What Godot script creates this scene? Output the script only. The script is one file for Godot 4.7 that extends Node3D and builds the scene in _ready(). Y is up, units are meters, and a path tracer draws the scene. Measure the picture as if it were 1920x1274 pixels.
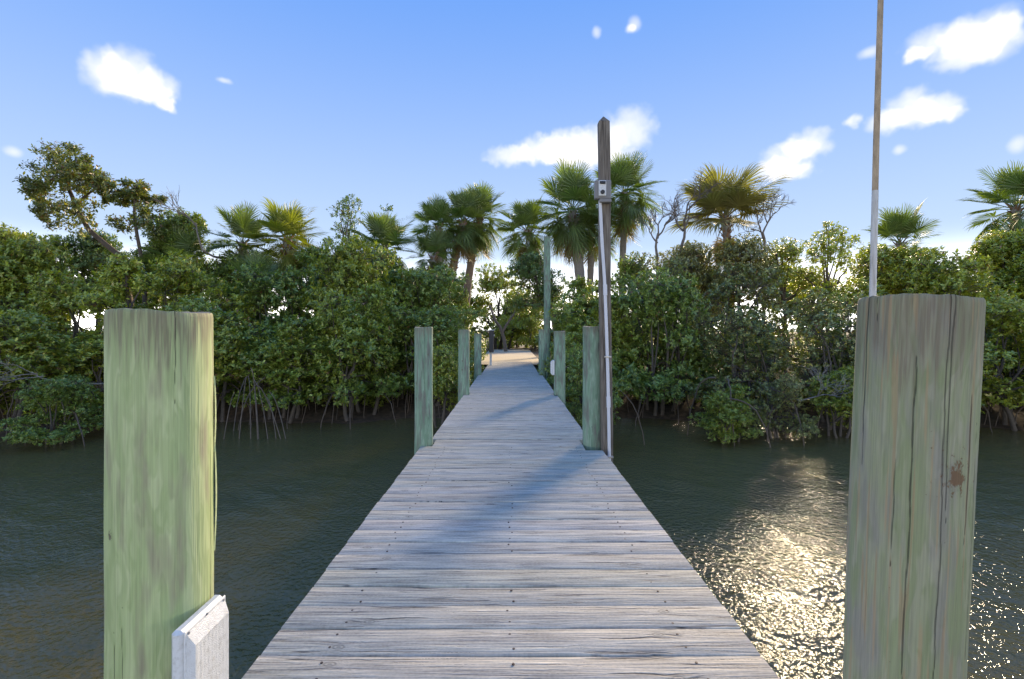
extends Node3D
# A weathered boardwalk over tidal water, running to a mangrove shore with cabbage palms.
# Deck level is y = 0, the photographer stands on it and looks along -Z.

const WATER := -1.25
const ORD := ["first", "second", "third", "fourth", "fifth", "sixth", "seventh", "eighth", "ninth", "tenth", "eleventh", "twelfth", "thirteenth", "fourteenth"]

var R := RandomNumberGenerator.new()
var used := {}
var M := {}


# ---------------------------------------------------------------- mesh builder
class MB:
	var v := PackedVector3Array()
	var n := PackedVector3Array()
	var c := PackedColorArray()
	var t := PackedVector2Array()
	var i := PackedInt32Array()

	func vert(p: Vector3, nn: Vector3, col := Color.WHITE, uv := Vector2.ZERO) -> int:
		v.push_back(p); n.push_back(nn); c.push_back(col); t.push_back(uv)
		return v.size() - 1

	func tri_idx(a: int, b: int, d: int) -> void:
		var g := (v[b] - v[a]).cross(v[d] - v[a])
		i.push_back(a)
		if g.dot(n[a] + n[b] + n[d]) > 0.0:
			i.push_back(d); i.push_back(b)
		else:
			i.push_back(b); i.push_back(d)

	func flat_tri(p: Vector3, q: Vector3, r: Vector3, out: Vector3, col := Color.WHITE) -> void:
		var nn := (q - p).cross(r - p).normalized()
		if nn.dot(out) < 0.0: nn = -nn
		tri_idx(vert(p, nn, col), vert(q, nn, col), vert(r, nn, col))

	func flat_quad(p: Vector3, q: Vector3, r: Vector3, s: Vector3, out: Vector3, col := Color.WHITE, uvs := []) -> void:
		var nn := (q - p).cross(s - p).normalized()
		if nn.length_squared() < 0.5: nn = (r - q).cross(s - q).normalized()
		if nn.dot(out) < 0.0: nn = -nn
		var u := uvs if uvs.size() == 4 else [Vector2(0, 0), Vector2(1, 0), Vector2(1, 1), Vector2(0, 1)]
		var a := vert(p, nn, col, u[0]); var b := vert(q, nn, col, u[1]); var d := vert(r, nn, col, u[2]); var e := vert(s, nn, col, u[3])
		tri_idx(a, b, d); tri_idx(a, d, e)

	func tube(path: PackedVector3Array, rad: PackedFloat32Array, sides: int, col := Color.WHITE, closed := true, uvlen := 1.0) -> void:
		var first := v.size()
		var k := path.size()
		var d0 := (path[1] - path[0]).normalized()
		var side := d0.cross(Vector3.UP if absf(d0.y) < 0.9 else Vector3.RIGHT).normalized()
		var run := 0.0
		for a in k:
			var d := (path[mini(a + 1, k - 1)] - path[maxi(a - 1, 0)]).normalized()
			side = (side - d * side.dot(d)).normalized()
			var up := d.cross(side)
			if a > 0: run += path[a].distance_to(path[a - 1])
			for s in sides + 1:
				var an := TAU * s / sides
				var nn := side * cos(an) + up * sin(an)
				vert(path[a] + nn * rad[a], nn, col, Vector2(float(s) / sides, run / uvlen))
		var w := sides + 1
		for a in k - 1:
			for s in sides:
				var p := first + a * w + s
				i.append_array([p, p + w, p + 1, p + 1, p + w, p + w + 1])
		if closed:
			for e: int in [0, k - 1]:
				if rad[e] < 0.004: continue
				var nn := (path[0] - path[1]).normalized() if e == 0 else (path[k - 1] - path[k - 2]).normalized()
				var m := vert(path[e], nn, col)
				var ring := []
				for s in sides: ring.append(vert(v[first + e * w + s], nn, col, Vector2(0.5, 0.5)))
				for s in sides: tri_idx(m, ring[s], ring[(s + 1) % sides])

	func leaf(p: Vector3, d: Vector3, up: Vector3, length: float, width: float, col: Color, fold := 0.25) -> void:
		var s := d.cross(up).normalized()
		if s.length_squared() < 0.5: return
		var nn := s.cross(d).normalized()
		var hw := width * 0.5
		var q := p + d * (length * 0.38)
		var r := p + d * (length * 0.75) - nn * (length * 0.03)
		var a := v.size()
		var nl := (nn - s * fold).normalized()
		var nr := (nn + s * fold).normalized()
		vert(p, nn, col)
		vert(q - s * hw + nn * (hw * fold), nl, col)
		vert(q + s * hw + nn * (hw * fold), nr, col)
		vert(r - s * (hw * 0.8) + nn * (hw * fold * 0.7), nl, col)
		vert(r + s * (hw * 0.8) + nn * (hw * fold * 0.7), nr, col)
		vert(p + d * length - nn * (length * 0.1), nn, col)
		# order so that the front (nn) side is clockwise
		i.append_array([a, a + 1, a + 2, a + 1, a + 3, a + 2, a + 2, a + 3, a + 4, a + 3, a + 5, a + 4])

	func mesh(mat: Material) -> ArrayMesh:
		var arr := []
		arr.resize(Mesh.ARRAY_MAX)
		arr[Mesh.ARRAY_VERTEX] = v; arr[Mesh.ARRAY_NORMAL] = n; arr[Mesh.ARRAY_COLOR] = c; arr[Mesh.ARRAY_TEX_UV] = t; arr[Mesh.ARRAY_INDEX] = i
		var am := ArrayMesh.new()
		am.add_surface_from_arrays(Mesh.PRIMITIVE_TRIANGLES, arr)
		am.surface_set_material(0, mat)
		return am


# ---------------------------------------------------------------- scene helpers
func numbered(called: String) -> String:
	var k: int = used.get(called, 0)
	used[called] = k + 1
	return called if k == 0 else "%s_%03d" % [called, k]

func meta(o: Node, label: String, category: String, group := "", kind := "") -> void:
	if label: o.set_meta("label", label)
	if category: o.set_meta("category", category)
	if group: o.set_meta("group", group)
	if kind: o.set_meta("kind", kind)

func thing(called: String, label: String, category: String, at := Vector3.ZERO, group := "") -> Node3D:
	var o := Node3D.new()
	o.name = numbered(called)
	add_child(o)
	o.position = at
	meta(o, label, category, group)
	return o

func part(parent: Node, called: String, mesh: Mesh, at := Vector3.ZERO, kind := "") -> MeshInstance3D:
	var o := MeshInstance3D.new()
	o.mesh = mesh
	if parent == self:
		o.name = numbered(called)
	else:
		var k := 0
		var nm := called
		while parent.has_node(nm):
			k += 1
			nm = "%s_%03d" % [called, k]
		o.name = nm
	parent.add_child(o, true)
	o.position = at
	if kind: o.set_meta("kind", kind)
	return o

func at_px(px: float, py: float, z: float) -> Vector3:      # survey notes: where a thing seen along that bearing stands, z metres out
	return Vector3((px - 957.0) / 960.0 * z, 1.0 + (620.0 - py) / 960.0 * z, -z)

func rf(a: float, b: float) -> float:
	return R.randf_range(a, b)

func rdir() -> Vector3:
	var y := rf(-1, 1)
	var a := rf(0, TAU)
	var s := sqrt(1.0 - y * y)
	return Vector3(cos(a) * s, y, sin(a) * s)

func lin(r: float, g: float, b: float) -> Color:            # linear base colour -> albedo_color
	return Color(r, g, b).linear_to_srgb()

func bevel_box(s: Vector3, bv: float, mat: Material, col := Color.WHITE) -> ArrayMesh:
	var b := MB.new()
	var h := s * 0.5
	var P := func(sx: int, sy: int, sz: int, ax: int) -> Vector3:
		var p := Vector3(sx * (h.x - bv), sy * (h.y - bv), sz * (h.z - bv))
		if ax == 0: p.x = sx * h.x
		elif ax == 1: p.y = sy * h.y
		else: p.z = sz * h.z
		return p
	for s1: int in [-1, 1]:
		b.flat_quad(P.call(s1, -1, -1, 0), P.call(s1, 1, -1, 0), P.call(s1, 1, 1, 0), P.call(s1, -1, 1, 0), Vector3(s1, 0, 0), col)
		b.flat_quad(P.call(-1, s1, -1, 1), P.call(1, s1, -1, 1), P.call(1, s1, 1, 1), P.call(-1, s1, 1, 1), Vector3(0, s1, 0), col)
		b.flat_quad(P.call(-1, -1, s1, 2), P.call(1, -1, s1, 2), P.call(1, 1, s1, 2), P.call(-1, 1, s1, 2), Vector3(0, 0, s1), col)
		for s2: int in [-1, 1]:
			b.flat_quad(P.call(s1, s2, -1, 0), P.call(s1, s2, 1, 0), P.call(s1, s2, 1, 1), P.call(s1, s2, -1, 1), Vector3(s1, s2, 0), col)
			b.flat_quad(P.call(s1, -1, s2, 0), P.call(s1, 1, s2, 0), P.call(s1, 1, s2, 2), P.call(s1, -1, s2, 2), Vector3(s1, 0, s2), col)
			b.flat_quad(P.call(-1, s1, s2, 1), P.call(1, s1, s2, 1), P.call(1, s1, s2, 2), P.call(-1, s1, s2, 2), Vector3(0, s1, s2), col)
			for s3: int in [-1, 1]:
				b.flat_tri(P.call(s1, s2, s3, 0), P.call(s1, s2, s3, 1), P.call(s1, s2, s3, 2), Vector3(s1, s2, s3), col)
	return b.mesh(mat)

func simplex(sd: int, freq := 1.0, oct := 3) -> FastNoiseLite:
	var f := FastNoiseLite.new()
	f.noise_type = FastNoiseLite.TYPE_SIMPLEX_SMOOTH
	f.seed = sd
	f.frequency = freq
	f.fractal_type = FastNoiseLite.FRACTAL_FBM
	f.fractal_octaves = oct
	return f

func tex(w: int, h: int, data: PackedByteArray, fmt := Image.FORMAT_RGB8) -> ImageTexture:
	return ImageTexture.create_from_image(Image.create_from_data(w, h, false, fmt, data))

func srgb8(x: float) -> int:
	x = clampf(x, 0.0, 1.0)
	return int(255.0 * (x * 12.92 if x < 0.0031308 else 1.055 * pow(x, 1.0 / 2.4) - 0.055))

func std(albedo: Color, rough := 0.8) -> StandardMaterial3D:
	var m := StandardMaterial3D.new()
	m.albedo_color = albedo
	m.roughness = rough
	return m


# ---------------------------------------------------------------- camera, sky, sun
func make_view() -> void:
	var cam := Camera3D.new()
	cam.name = "camera"
	add_child(cam)
	cam.position = Vector3(0, 1, 0)
	var near := 0.05
	cam.set_frustum(2.0 * near * 637.0 / 960.0, Vector2(3.0 / 960.0, -17.0 / 960.0) * near, near, 2000.0)
	cam.current = true

	var we := WorldEnvironment.new()
	we.name = "world_environment"
	var e := Environment.new()
	e.background_mode = Environment.BG_SKY
	e.tonemap_mode = Environment.TONE_MAPPER_LINEAR
	e.tonemap_exposure = 2.8
	e.sdfgi_enabled = true
	e.ssao_enabled = true
	e.ssil_enabled = true
	var sky := Sky.new()
	var sm := PanoramaSkyMaterial.new()
	sm.panorama = sky_picture()
	sky.sky_material = sm
	e.sky = sky
	we.environment = e
	add_child(we)

	var sun := DirectionalLight3D.new()
	sun.name = "sun"
	sun.light_energy = 1.05
	sun.light_angular_distance = 10.0
	sun.light_color = Color(1.0, 0.9, 0.74)
	sun.shadow_enabled = true
	add_child(sun)
	var az := deg_to_rad(27.0)
	var el := deg_to_rad(19.0)
	sun.look_at_from_position(Vector3(sin(az) * cos(el), sin(el), -cos(az) * cos(el)) * 50.0, Vector3.ZERO)

func sky_picture() -> ImageTexture:
	var W := 4096
	var H := 2048
	var col := Image.create(1, 256, false, Image.FORMAT_RGBF)
	for y in 256:
		var el := 90.0 - (y + 0.5) / 256.0 * 180.0
		var s := clampf(el / 40.0, 0.0, 1.0)
		var k := pow(1.0 - s, 1.5)
		var top := Color(0.049, 0.131, 0.345)
		var hor := Color(0.29, 0.345, 0.395)
		var c := top.lerp(hor, k)
		c = c.lerp(Color(2.3, 2.22, 2.08), pow(smoothstep(10.0, 0.5, el), 1.7))      # low white haze band, brightened all round as fill light for the foliage
		if el < 0.0: c = Color(0.2, 0.22, 0.23)
		col.set_pixel(0, y, c)
	col.resize(1, H, Image.INTERPOLATE_CUBIC)
	col.resize(W, H, Image.INTERPOLATE_NEAREST)
	var n1 := simplex(11, 0.02, 5)
	# clouds: bearing x, y as surveyed, then lobes (dx, dy, rx, ry) in the same units of 1/960 rad
	var C := [
		[245, 140, [[-40, 5, 40, 42], [0, -8, 45, 44], [42, 12, 36, 36], [10, 24, 55, 26], [58, 40, 18, 14]]],
		[1060, 265, [[110, -12, 46, 42], [55, 5, 50, 34], [0, 10, 50, 34], [-45, 12, 48, 28], [-100, 22, 45, 20], [40, 30, 80, 20]]],
		[1480, 290, [[30, -15, 42, 28], [0, 5, 48, 30], [-30, 25, 40, 22], [5, 34, 40, 14]]],
		[1710, 205, [[-5, -12, 40, 30], [40, 5, 42, 26], [-40, 12, 40, 24], [20, 22, 55, 16], [-95, 0, 14, 14]]],
		[1810, 75, [[-40, -12, 60, 34], [20, -8, 60, 40], [45, 15, 44, 40], [-5, 30, 50, 26], [-75, 2, 26, 16]]],
		[22, 283, [[0, 0, 17, 13]]], [1685, 280, [[0, 0, 13, 11]]], [1908, 270, [[0, 0, 17, 22]]],
		[1118, 60, [[0, 0, 9, 10]]], [1188, 45, [[0, 0, 13, 14], [-6, 6, 10, 7]]], [1630, 98, [[0, 0, 20, 11]]], [420, 150, [[0, 0, 14, 6]]], [300, 195, [[0, 0, 12, 8]]],
	]
	var jobs := []
	for c: Array in C:
		var dx: float = (c[0] - 957.0) / 960.0
		var dy: float = (620.0 - c[1]) / 960.0
		jobs.append([atan(dx), atan(dy / sqrt(1.0 + dx * dx)), 1.0 / 960.0 / (1.0 + dx * dx * 0.6), c[2]])
	var rr := RandomNumberGenerator.new()
	rr.seed = 77
	for k in 26:                                            # the same fair-weather clouds all round
		var a := deg_to_rad(58.0 + 244.0 * (k + rr.randf()) / 26.0)
		var lobes := []
		for q in rr.randi_range(2, 6): lobes.append([rr.randf_range(-60, 60), rr.randf_range(-18, 22), rr.randf_range(25, 60), rr.randf_range(18, 40)])
		jobs.append([a, deg_to_rad(rr.randf_range(12, 50)), 1.0 / 960.0, lobes])
	for j: Array in jobs:
		var az: float = j[0]
		var el: float = j[1]
		var u: float = j[2]
		var ext := Rect2(0, 0, 0, 0)
		for l: Array in j[3]: ext = ext.merge(Rect2(l[0] - l[2] * 1.5, l[1] - l[3] * 1.5, l[2] * 3.0, l[3] * 3.0))
		var pix := TAU / W
		var small := clampf(ext.size.x / 160.0, 0.2, 1.0)
		var x0 := int(floor((az + ext.position.x * u / cos(el)) / pix))
		var x1 := int(ceil((az + ext.end.x * u / cos(el)) / pix))
		var y0 := int(floor((PI / 2 - el + ext.position.y * u) / pix))
		var y1 := int(ceil((PI / 2 - el + ext.end.y * u) / pix))
		for y in range(maxi(y0, 0), mini(y1, H / 2)):
			for x in range(x0, x1):
				var px := (x * pix - az) * cos(el) / u
				var py := (y * pix - (PI / 2 - el)) / u
				var w1 := n1.get_noise_2d(x * 2.2, y * 2.2)
				var w2 := n1.get_noise_2d(x * 2.2 + 500.0, y * 2.2 + 90.0)
				px += w1 * 14.0 * small
				py += w2 * 10.0 * small
				var d := 0.0
				for l: Array in j[3]:
					var ex: float = (px - l[0]) / l[2]
					var ey: float = (py - l[1]) / l[3]
					d += maxf(0.0, 1.25 - ex * ex - ey * ey)
				if d <= 0.0: continue
				var fine := n1.get_noise_2d(x * 7.0, y * 7.0)
				var a := pow(smoothstep(0.0, 2.0, d * lerpf(0.7, 1.0, small) + fine * 0.1), 0.9)
				if a <= 0.0: continue
				var cx := posmod(x, W)
				var wh := Color(0.45, 0.44, 0.435).lerp(Color(0.33, 0.35, 0.38), clampf(0.25 + fine * 0.5 - d * 0.1, 0.0, 0.7))
				col.set_pixel(cx, y, col.get_pixel(cx, y).lerp(wh, a))
	return ImageTexture.create_from_image(col)


# ---------------------------------------------------------------- textures and materials
func plank_textures() -> Array:
	var W := 1024
	var H := 1024
	var a := PackedByteArray(); a.resize(W * H * 3)
	var b := PackedByteArray(); b.resize(W * H)
	var n1 := simplex(1, 1.0, 3)
	var n2 := simplex(2, 1.0, 2)
	var n3 := simplex(3, 1.0, 4)
	var rr := RandomNumberGenerator.new(); rr.seed = 5
	for row in 8:
		var tone := rr.randf_range(0.90, 1.08)
		var warm := rr.randf_range(-0.02, 0.03)
		var knots := []
		for k in rr.randi_range(0, 3): knots.append(Vector3(rr.randf_range(0.05, 1.5), rr.randf_range(0.02, 0.12), rr.randf_range(0.006, 0.012)))
		for y in 128:
			for x in W:
				var fx := x / 1024.0 * 1.55
				var fy := y / 128.0 * 0.14
				var gy := fy + 0.004 * n2.get_noise_2d(fx * 1.5, row * 7.0)
				var kn := 0.0
				for k: Vector3 in knots:
					var dx := (fx - k.x) * 0.55
					var dy := fy - k.y
					var q := (dx * dx + dy * dy) / (k.z * k.z)
					if q < 40.0:
						gy += (1.0 if dy > 0.0 else -1.0) * k.z * 0.8 * exp(-q * 0.12)
						if q < 3.0: kn = maxf(kn, smoothstep(3.0, 0.6, q) * (0.6 + 0.4 * sin(sqrt(q) * 9.0)))
				var g := n1.get_noise_2d(fx * 5.0 + row * 31.0, gy * 330.0 + row * 17.0)
				var cs := n2.get_noise_2d(fx * 1.6 + row * 3.0, gy * 70.0 + row * 29.0)
				var wear := n3.get_noise_2d(fx * 3.0 + row * 9.0, fy * 12.0 + row * 5.0)
				var spot := n3.get_noise_2d(fx * 60.0, fy * 70.0 + row * 40.0)
				var cr := 1.0 - absf(n2.get_noise_2d(fx * 0.9 + row * 13.0, gy * 42.0 + 0.25 * n3.get_noise_2d(fx * 7.0, fy * 9.0 + row * 4.0) + row * 61.0)) * 9.0
				cr = maxf(cr * 1.5 - 0.5, 0.0) * smoothstep(-0.02, 0.22, n3.get_noise_2d(fx * 2.2 + row * 21.0, fy * 26.0 + 50.0))
				var fineline := maxf(0.0, 1.0 - absf(n1.get_noise_2d(fx * 1.7 + row * 5.0, gy * 150.0 + row * 9.0)) * 7.0) * smoothstep(-0.1, 0.3, wear)
				var l := 0.49 * tone * (1.0 + 0.42 * g + 0.46 * cs + 0.34 * wear + 0.16 * spot)
				l *= 1.0 - 0.82 * cr - 0.34 * fineline - 0.4 * kn
				var o := ((row * 128 + y) * W + x)
				var w2 := warm + 0.04 * cs - 0.05 * cr
				a[o * 3] = srgb8(l * (1.02 + w2))
				a[o * 3 + 1] = srgb8(l * (0.925 + w2 * 0.5))
				a[o * 3 + 2] = srgb8(l * (0.75 - w2))
				b[o] = int(255.0 * clampf(0.62 + 0.22 * g + 0.2 * cs - 0.6 * cr - 0.22 * fineline - 0.2 * kn, 0.0, 1.0))
	return [tex(W, H, a), tex(W, H, b, Image.FORMAT_L8)]

func pile_textures(kind: int, W: int, H: int, sd: int) -> Array:
	# u runs once round the pile, v runs 1.2 m down from the top
	var a := PackedByteArray(); a.resize(W * H * 3)
	var b := PackedByteArray(); b.resize(W * H)
	var n1 := simplex(sd, 1.0, 3)
	var n2 := simplex(sd + 1, 1.0, 2)
	var n3 := simplex(sd + 2, 1.0, 4)
	var rr := RandomNumberGenerator.new(); rr.seed = sd
	var cracks := []
	for k in (19 if kind == 1 else 14): cracks.append([(k + rr.randf()) / (19.0 if kind == 1 else 14.0), rr.randf_range(-0.5, 0.7) if kind == 1 else rr.randf_range(-0.4, 0.9), rr.randf_range(0.25, 0.9), (rr.randf_range(0.25, 0.5) if k % 3 else rr.randf_range(0.6, 1.0)) * (0.8 if kind == 1 else 0.75), rr.randf() * 40.0])
	var chips := []
	for k in (7 if kind == 1 else 4): chips.append([rr.randf(), rr.randf_range(0.1, 0.95), rr.randf_range(0.006, 0.011)])
	if kind == 1: chips[0] = [0.5 + 0.115, 0.31, 0.017]
	var clean := [Color(0.37, 0.445, 0.195), Color(0.255, 0.285, 0.145), Color(0.185, 0.29, 0.185)][kind] as Color
	var grey := [Color(0.31, 0.28, 0.18), Color(0.265, 0.25, 0.20), Color(0.17, 0.165, 0.135)][kind] as Color
	var pale := [Color(0.49, 0.545, 0.275), Color(0.345, 0.335, 0.225), Color(0.30, 0.40, 0.29)][kind] as Color
	var tan_c := Color(0.36, 0.25, 0.13)
	for y in H:
		var fv := y / float(H)
		for x in W:
			var fu := x / float(W)
			var ca := cos(fu * TAU) * 0.11
			var sa := sin(fu * TAU) * 0.11
			var fy := fv * 1.2
			# seamless round the pile: sample on the cylinder
			var wav := n3.get_noise_3d(ca * 9.0, fy * 2.2, sa * 9.0)
			var g := n1.get_noise_3d(ca * 300.0, fy * 4.0, sa * 300.0)
			var cs := n2.get_noise_3d(ca * 34.0 + wav * 2.2, fy * 2.6 + wav * 0.7, sa * 34.0)
			var pat := n3.get_noise_3d(ca * 16.0 + 20.0, fy * 3.4, sa * 16.0)
			var fig := sin((cs * 1.6 + wav * 1.6) * 5.0 + g * 0.8)
			var c := clean.lerp(pale, clampf(0.35 + cs * 0.9 + fig * 0.08, 0.0, 1.0))
			c = c.lerp(grey, clampf(pat * 1.7 + (0.08 if kind == 1 else -0.12 if kind == 0 else 0.1), 0.0, 0.85))
			# weather-stained end: ragged brown-grey streaks that run down from the cut
			var reach := 0.05 + 0.10 * maxf(0.0, 0.4 + n2.get_noise_3d(ca * 60.0, 3.0, sa * 60.0)) + (0.09 if kind == 1 else 0.03 if kind == 0 else 0.0)
			var st := clampf((reach * (1.0 + 0.7 * g) - fv * 1.2) * 16.0, 0.0, 1.0) * (0.5 + 0.5 * smoothstep(-0.3, 0.3, n1.get_noise_3d(ca * 120.0, fy * 6.0, sa * 120.0)))
			c = c.lerp(Color(0.17, 0.135, 0.09), st * 0.75)
			if kind == 1:
				var tn := smoothstep(0.30, 0.46, n2.get_noise_3d(ca * 70.0 + 9.0, fy * 2.2, sa * 70.0))
				c = c.lerp(tan_c, tn * 0.55)
			var l := 1.0 + 0.24 * g + 0.03 * fig
			var dep := 0.0
			for k: Array in cracks:
				var y0: float = k[1]
				var y1: float = y0 + k[2]
				if fv < y0 or fv > y1: continue
				var du: float = fu - k[0] - 0.006 * n2.get_noise_2d(fv * 6.0, k[4])
				du -= roundf(du)
				var wd: float = 0.0028 * k[3] * smoothstep(0.0, 0.08, fv - y0 + (0.08 if y0 < 0.0 else 0.0)) * smoothstep(0.0, 0.15, y1 - fv) + 0.00001
				dep = maxf(dep, clampf(1.6 - absf(du) / wd, 0.0, 1.0))
			for k: Array in chips:
				var du: float = (fu - k[0]); du -= roundf(du)
				du *= 0.70
				var dv: float = (fv - k[1]) * 1.2 * 0.7
				var q: float = sqrt(du * du + dv * dv) * (1.0 + 0.9 * n3.get_noise_2d(fu * 40.0, fv * 40.0) + 0.5 * n3.get_noise_2d(fu * 150.0, fv * 150.0)) / k[2]
				if q < 1.0:
					var f := smoothstep(1.0, 0.75, q)
					c = c.lerp(Color(0.20, 0.11, 0.05) if kind == 1 and k[2] > 0.015 else Color(0.17, 0.15, 0.09), f * 0.9)
					dep = maxf(dep, f * 0.45)
				elif q < 1.6:
					l *= 1.0 - 0.2 * (1.6 - q)
			c = c * (l * (1.0 - 0.72 * clampf(dep, 0.0, 1.0) * (1.0 if dep > 0.5 else 0.5)))
			var o := y * W + x
			a[o * 3] = srgb8(c.r); a[o * 3 + 1] = srgb8(c.g); a[o * 3 + 2] = srgb8(c.b)
			b[o] = int(255.0 * clampf(0.66 + 0.2 * g - 0.6 * dep, 0.0, 1.0))
	return [tex(W, H, a), tex(W, H, b, Image.FORMAT_L8)]

func noise_tex(sd: int, size: int, freq: float, oct := 4, ramp: Gradient = null) -> NoiseTexture2D:
	var nt := NoiseTexture2D.new()
	nt.width = size; nt.height = size
	nt.seamless = true
	nt.seamless_blend_skirt = 0.25
	nt.noise = simplex(sd, freq, oct)
	if ramp: nt.color_ramp = ramp
	return nt

func ramp(stops: Array) -> Gradient:
	var g := Gradient.new()
	var o := PackedFloat32Array()
	var c := PackedColorArray()
	for s: Array in stops:
		o.push_back(s[0]); c.push_back((s[1] as Color).linear_to_srgb())
	g.offsets = o; g.colors = c
	return g

func make_materials() -> void:
	var pt := plank_textures()
	var m := std(Color.WHITE, 0.82)
	m.albedo_texture = pt[0]
	m.heightmap_enabled = true; m.heightmap_texture = pt[1]; m.heightmap_scale = 0.5
	m.vertex_color_use_as_albedo = true
	M.plank = m
	for k in 3:
		var tx := pile_textures(k, [512, 512, 256][k], [1024, 1024, 512][k], 40 + k * 10)
		var p := std(Color.WHITE, 0.78)
		p.albedo_texture = tx[0]
		p.heightmap_enabled = true; p.heightmap_texture = tx[1]; p.heightmap_scale = 0.45
		M["pile%d" % k] = p
	var endg := std(Color.WHITE, 0.9)
	endg.albedo_texture = noise_tex(71, 256, 0.03, 4, ramp([[0.0, Color(0.07, 0.06, 0.045)], [0.5, Color(0.19, 0.17, 0.13)], [1.0, Color(0.3, 0.28, 0.22)]]))
	endg.uv1_triplanar = true; endg.uv1_scale = Vector3.ONE * 6.0
	M.endgrain = endg
	var beam := std(Color.WHITE, 0.9)
	beam.albedo_texture = noise_tex(72, 256, 0.02, 4, ramp([[0.0, Color(0.08, 0.075, 0.06)], [1.0, Color(0.22, 0.2, 0.17)]]))
	beam.uv1_triplanar = true; beam.uv1_scale = Vector3(0.6, 6, 6)
	M.beam = beam
	var old := std(Color.WHITE, 0.85)            # weathered square post: grain runs up
	old.albedo_texture = noise_tex(73, 512, 0.012, 5, ramp([[0.0, Color(0.06, 0.048, 0.036)], [0.35, Color(0.14, 0.115, 0.088)], [0.6, Color(0.20, 0.168, 0.13)], [1.0, Color(0.32, 0.28, 0.22)]]))
	old.uv1_triplanar = true; old.uv1_scale = Vector3(9, 0.5, 9)
	old.heightmap_enabled = true; old.heightmap_texture = old.albedo_texture; old.heightmap_scale = 0.3
	M.old_post = old
	# leaves: tints come from the vertices
	var lf := std(Color.WHITE, 0.42)
	lf.vertex_color_use_as_albedo = true
	lf.backlight_enabled = true
	lf.backlight = Color(0.80, 0.83, 0.45)
	lf.metallic_specular = 0.7
	M.leaf = lf
	var pf := std(Color.WHITE, 0.55)
	pf.vertex_color_use_as_albedo = true
	pf.metallic_specular = 0.65
	pf.backlight_enabled = true
	pf.backlight = Color(0.85, 0.9, 0.4)
	M.frond = pf
	var bark := std(Color.WHITE, 0.9)
	bark.vertex_color_use_as_albedo = true
	bark.albedo_texture = noise_tex(74, 256, 0.03, 4, ramp([[0.0, Color(0.45, 0.45, 0.45)], [1.0, Color(1, 1, 1)]]))
	bark.uv1_triplanar = true; bark.uv1_scale = Vector3(4, 1.2, 4)
	bark.heightmap_enabled = true; bark.heightmap_texture = bark.albedo_texture; bark.heightmap_scale = 0.8
	M.bark = bark
	var wt := std(lin(0.130, 0.106, 0.038), 0.03)
	wt.metallic_specular = 0.36
	wt.heightmap_enabled = true
	wt.heightmap_texture = noise_tex(81, 1024, 0.022, 4)
	wt.heightmap_scale = 1.15
	M.water = wt
	var gr := std(Color.WHITE, 0.95)
	gr.albedo_texture = noise_tex(82, 512, 0.02, 5, ramp([[0.0, Color(0.03, 0.022, 0.014)], [0.5, Color(0.075, 0.052, 0.032)], [1.0, Color(0.16, 0.115, 0.07)]]))
	gr.uv1_triplanar = true; gr.uv1_world_triplanar = true; gr.uv1_scale = Vector3.ONE * 0.5
	gr.heightmap_enabled = true; gr.heightmap_texture = gr.albedo_texture; gr.heightmap_scale = 3.0
	M.ground = gr
	var sd := std(Color.WHITE, 0.95)
	sd.albedo_texture = noise_tex(83, 512, 0.03, 5, ramp([[0.0, Color(0.42, 0.34, 0.23)], [0.5, Color(0.56, 0.47, 0.34)], [1.0, Color(0.66, 0.58, 0.45)]]))
	sd.uv1_triplanar = true; sd.uv1_world_triplanar = true; sd.uv1_scale = Vector3.ONE * 0.7
	sd.heightmap_enabled = true; sd.heightmap_texture = sd.albedo_texture; sd.heightmap_scale = 1.5
	M.sand = sd
	var wp := std(lin(0.74, 0.74, 0.72), 0.45)    # white moulded plastic, slightly grimy
	wp.albedo_texture = noise_tex(84, 256, 0.03, 5, ramp([[0.0, Color(0.72, 0.7, 0.66)], [0.45, Color(0.95, 0.95, 0.94)], [1.0, Color(1, 1, 1)]]))
	wp.uv1_triplanar = true; wp.uv1_scale = Vector3.ONE * 7.0
	M.white = wp
	var ln := std(lin(0.72, 0.72, 0.70), 0.3)      # prismatic lens: fine pebbled relief
	ln.heightmap_enabled = true; ln.heightmap_texture = noise_tex(85, 256, 0.25, 2); ln.heightmap_scale = 0.15
	ln.albedo_texture = wp.albedo_texture
	ln.uv1_triplanar = true; ln.uv1_scale = Vector3.ONE * 5.0
	M.lens = ln
	M.pvc = std(lin(0.66, 0.66, 0.68), 0.4)
	M.grey_box = std(lin(0.22, 0.21, 0.2), 0.5)
	M.dark = std(lin(0.022, 0.022, 0.024), 0.5)
	M.steel = std(lin(0.35, 0.35, 0.35), 0.4); M.steel.metallic = 0.8
	M.pole = std(Color.WHITE, 0.4)
	M.pole.albedo_texture = noise_tex(86, 256, 0.02, 4, ramp([[0.0, Color(0.3, 0.27, 0.22)], [0.4, Color(0.52, 0.5, 0.46)], [1.0, Color(0.66, 0.65, 0.63)]]))
	M.pole.uv1_triplanar = true; M.pole.uv1_scale = Vector3(8, 0.8, 8)


# ---------------------------------------------------------------- setting
func shore(x: float) -> float:                               # z of the bank's water line
	var s := simplex_shore.get_noise_1d(x)
	return -12.6 + 0.9 * s + (1.6 * smoothstep(5.0, 12.0, -x)) + (1.2 * smoothstep(3.0, 9.0, x))

var simplex_shore := simplex(901, 0.25, 2)
var simplex_land := simplex(902, 0.35, 3)

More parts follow.
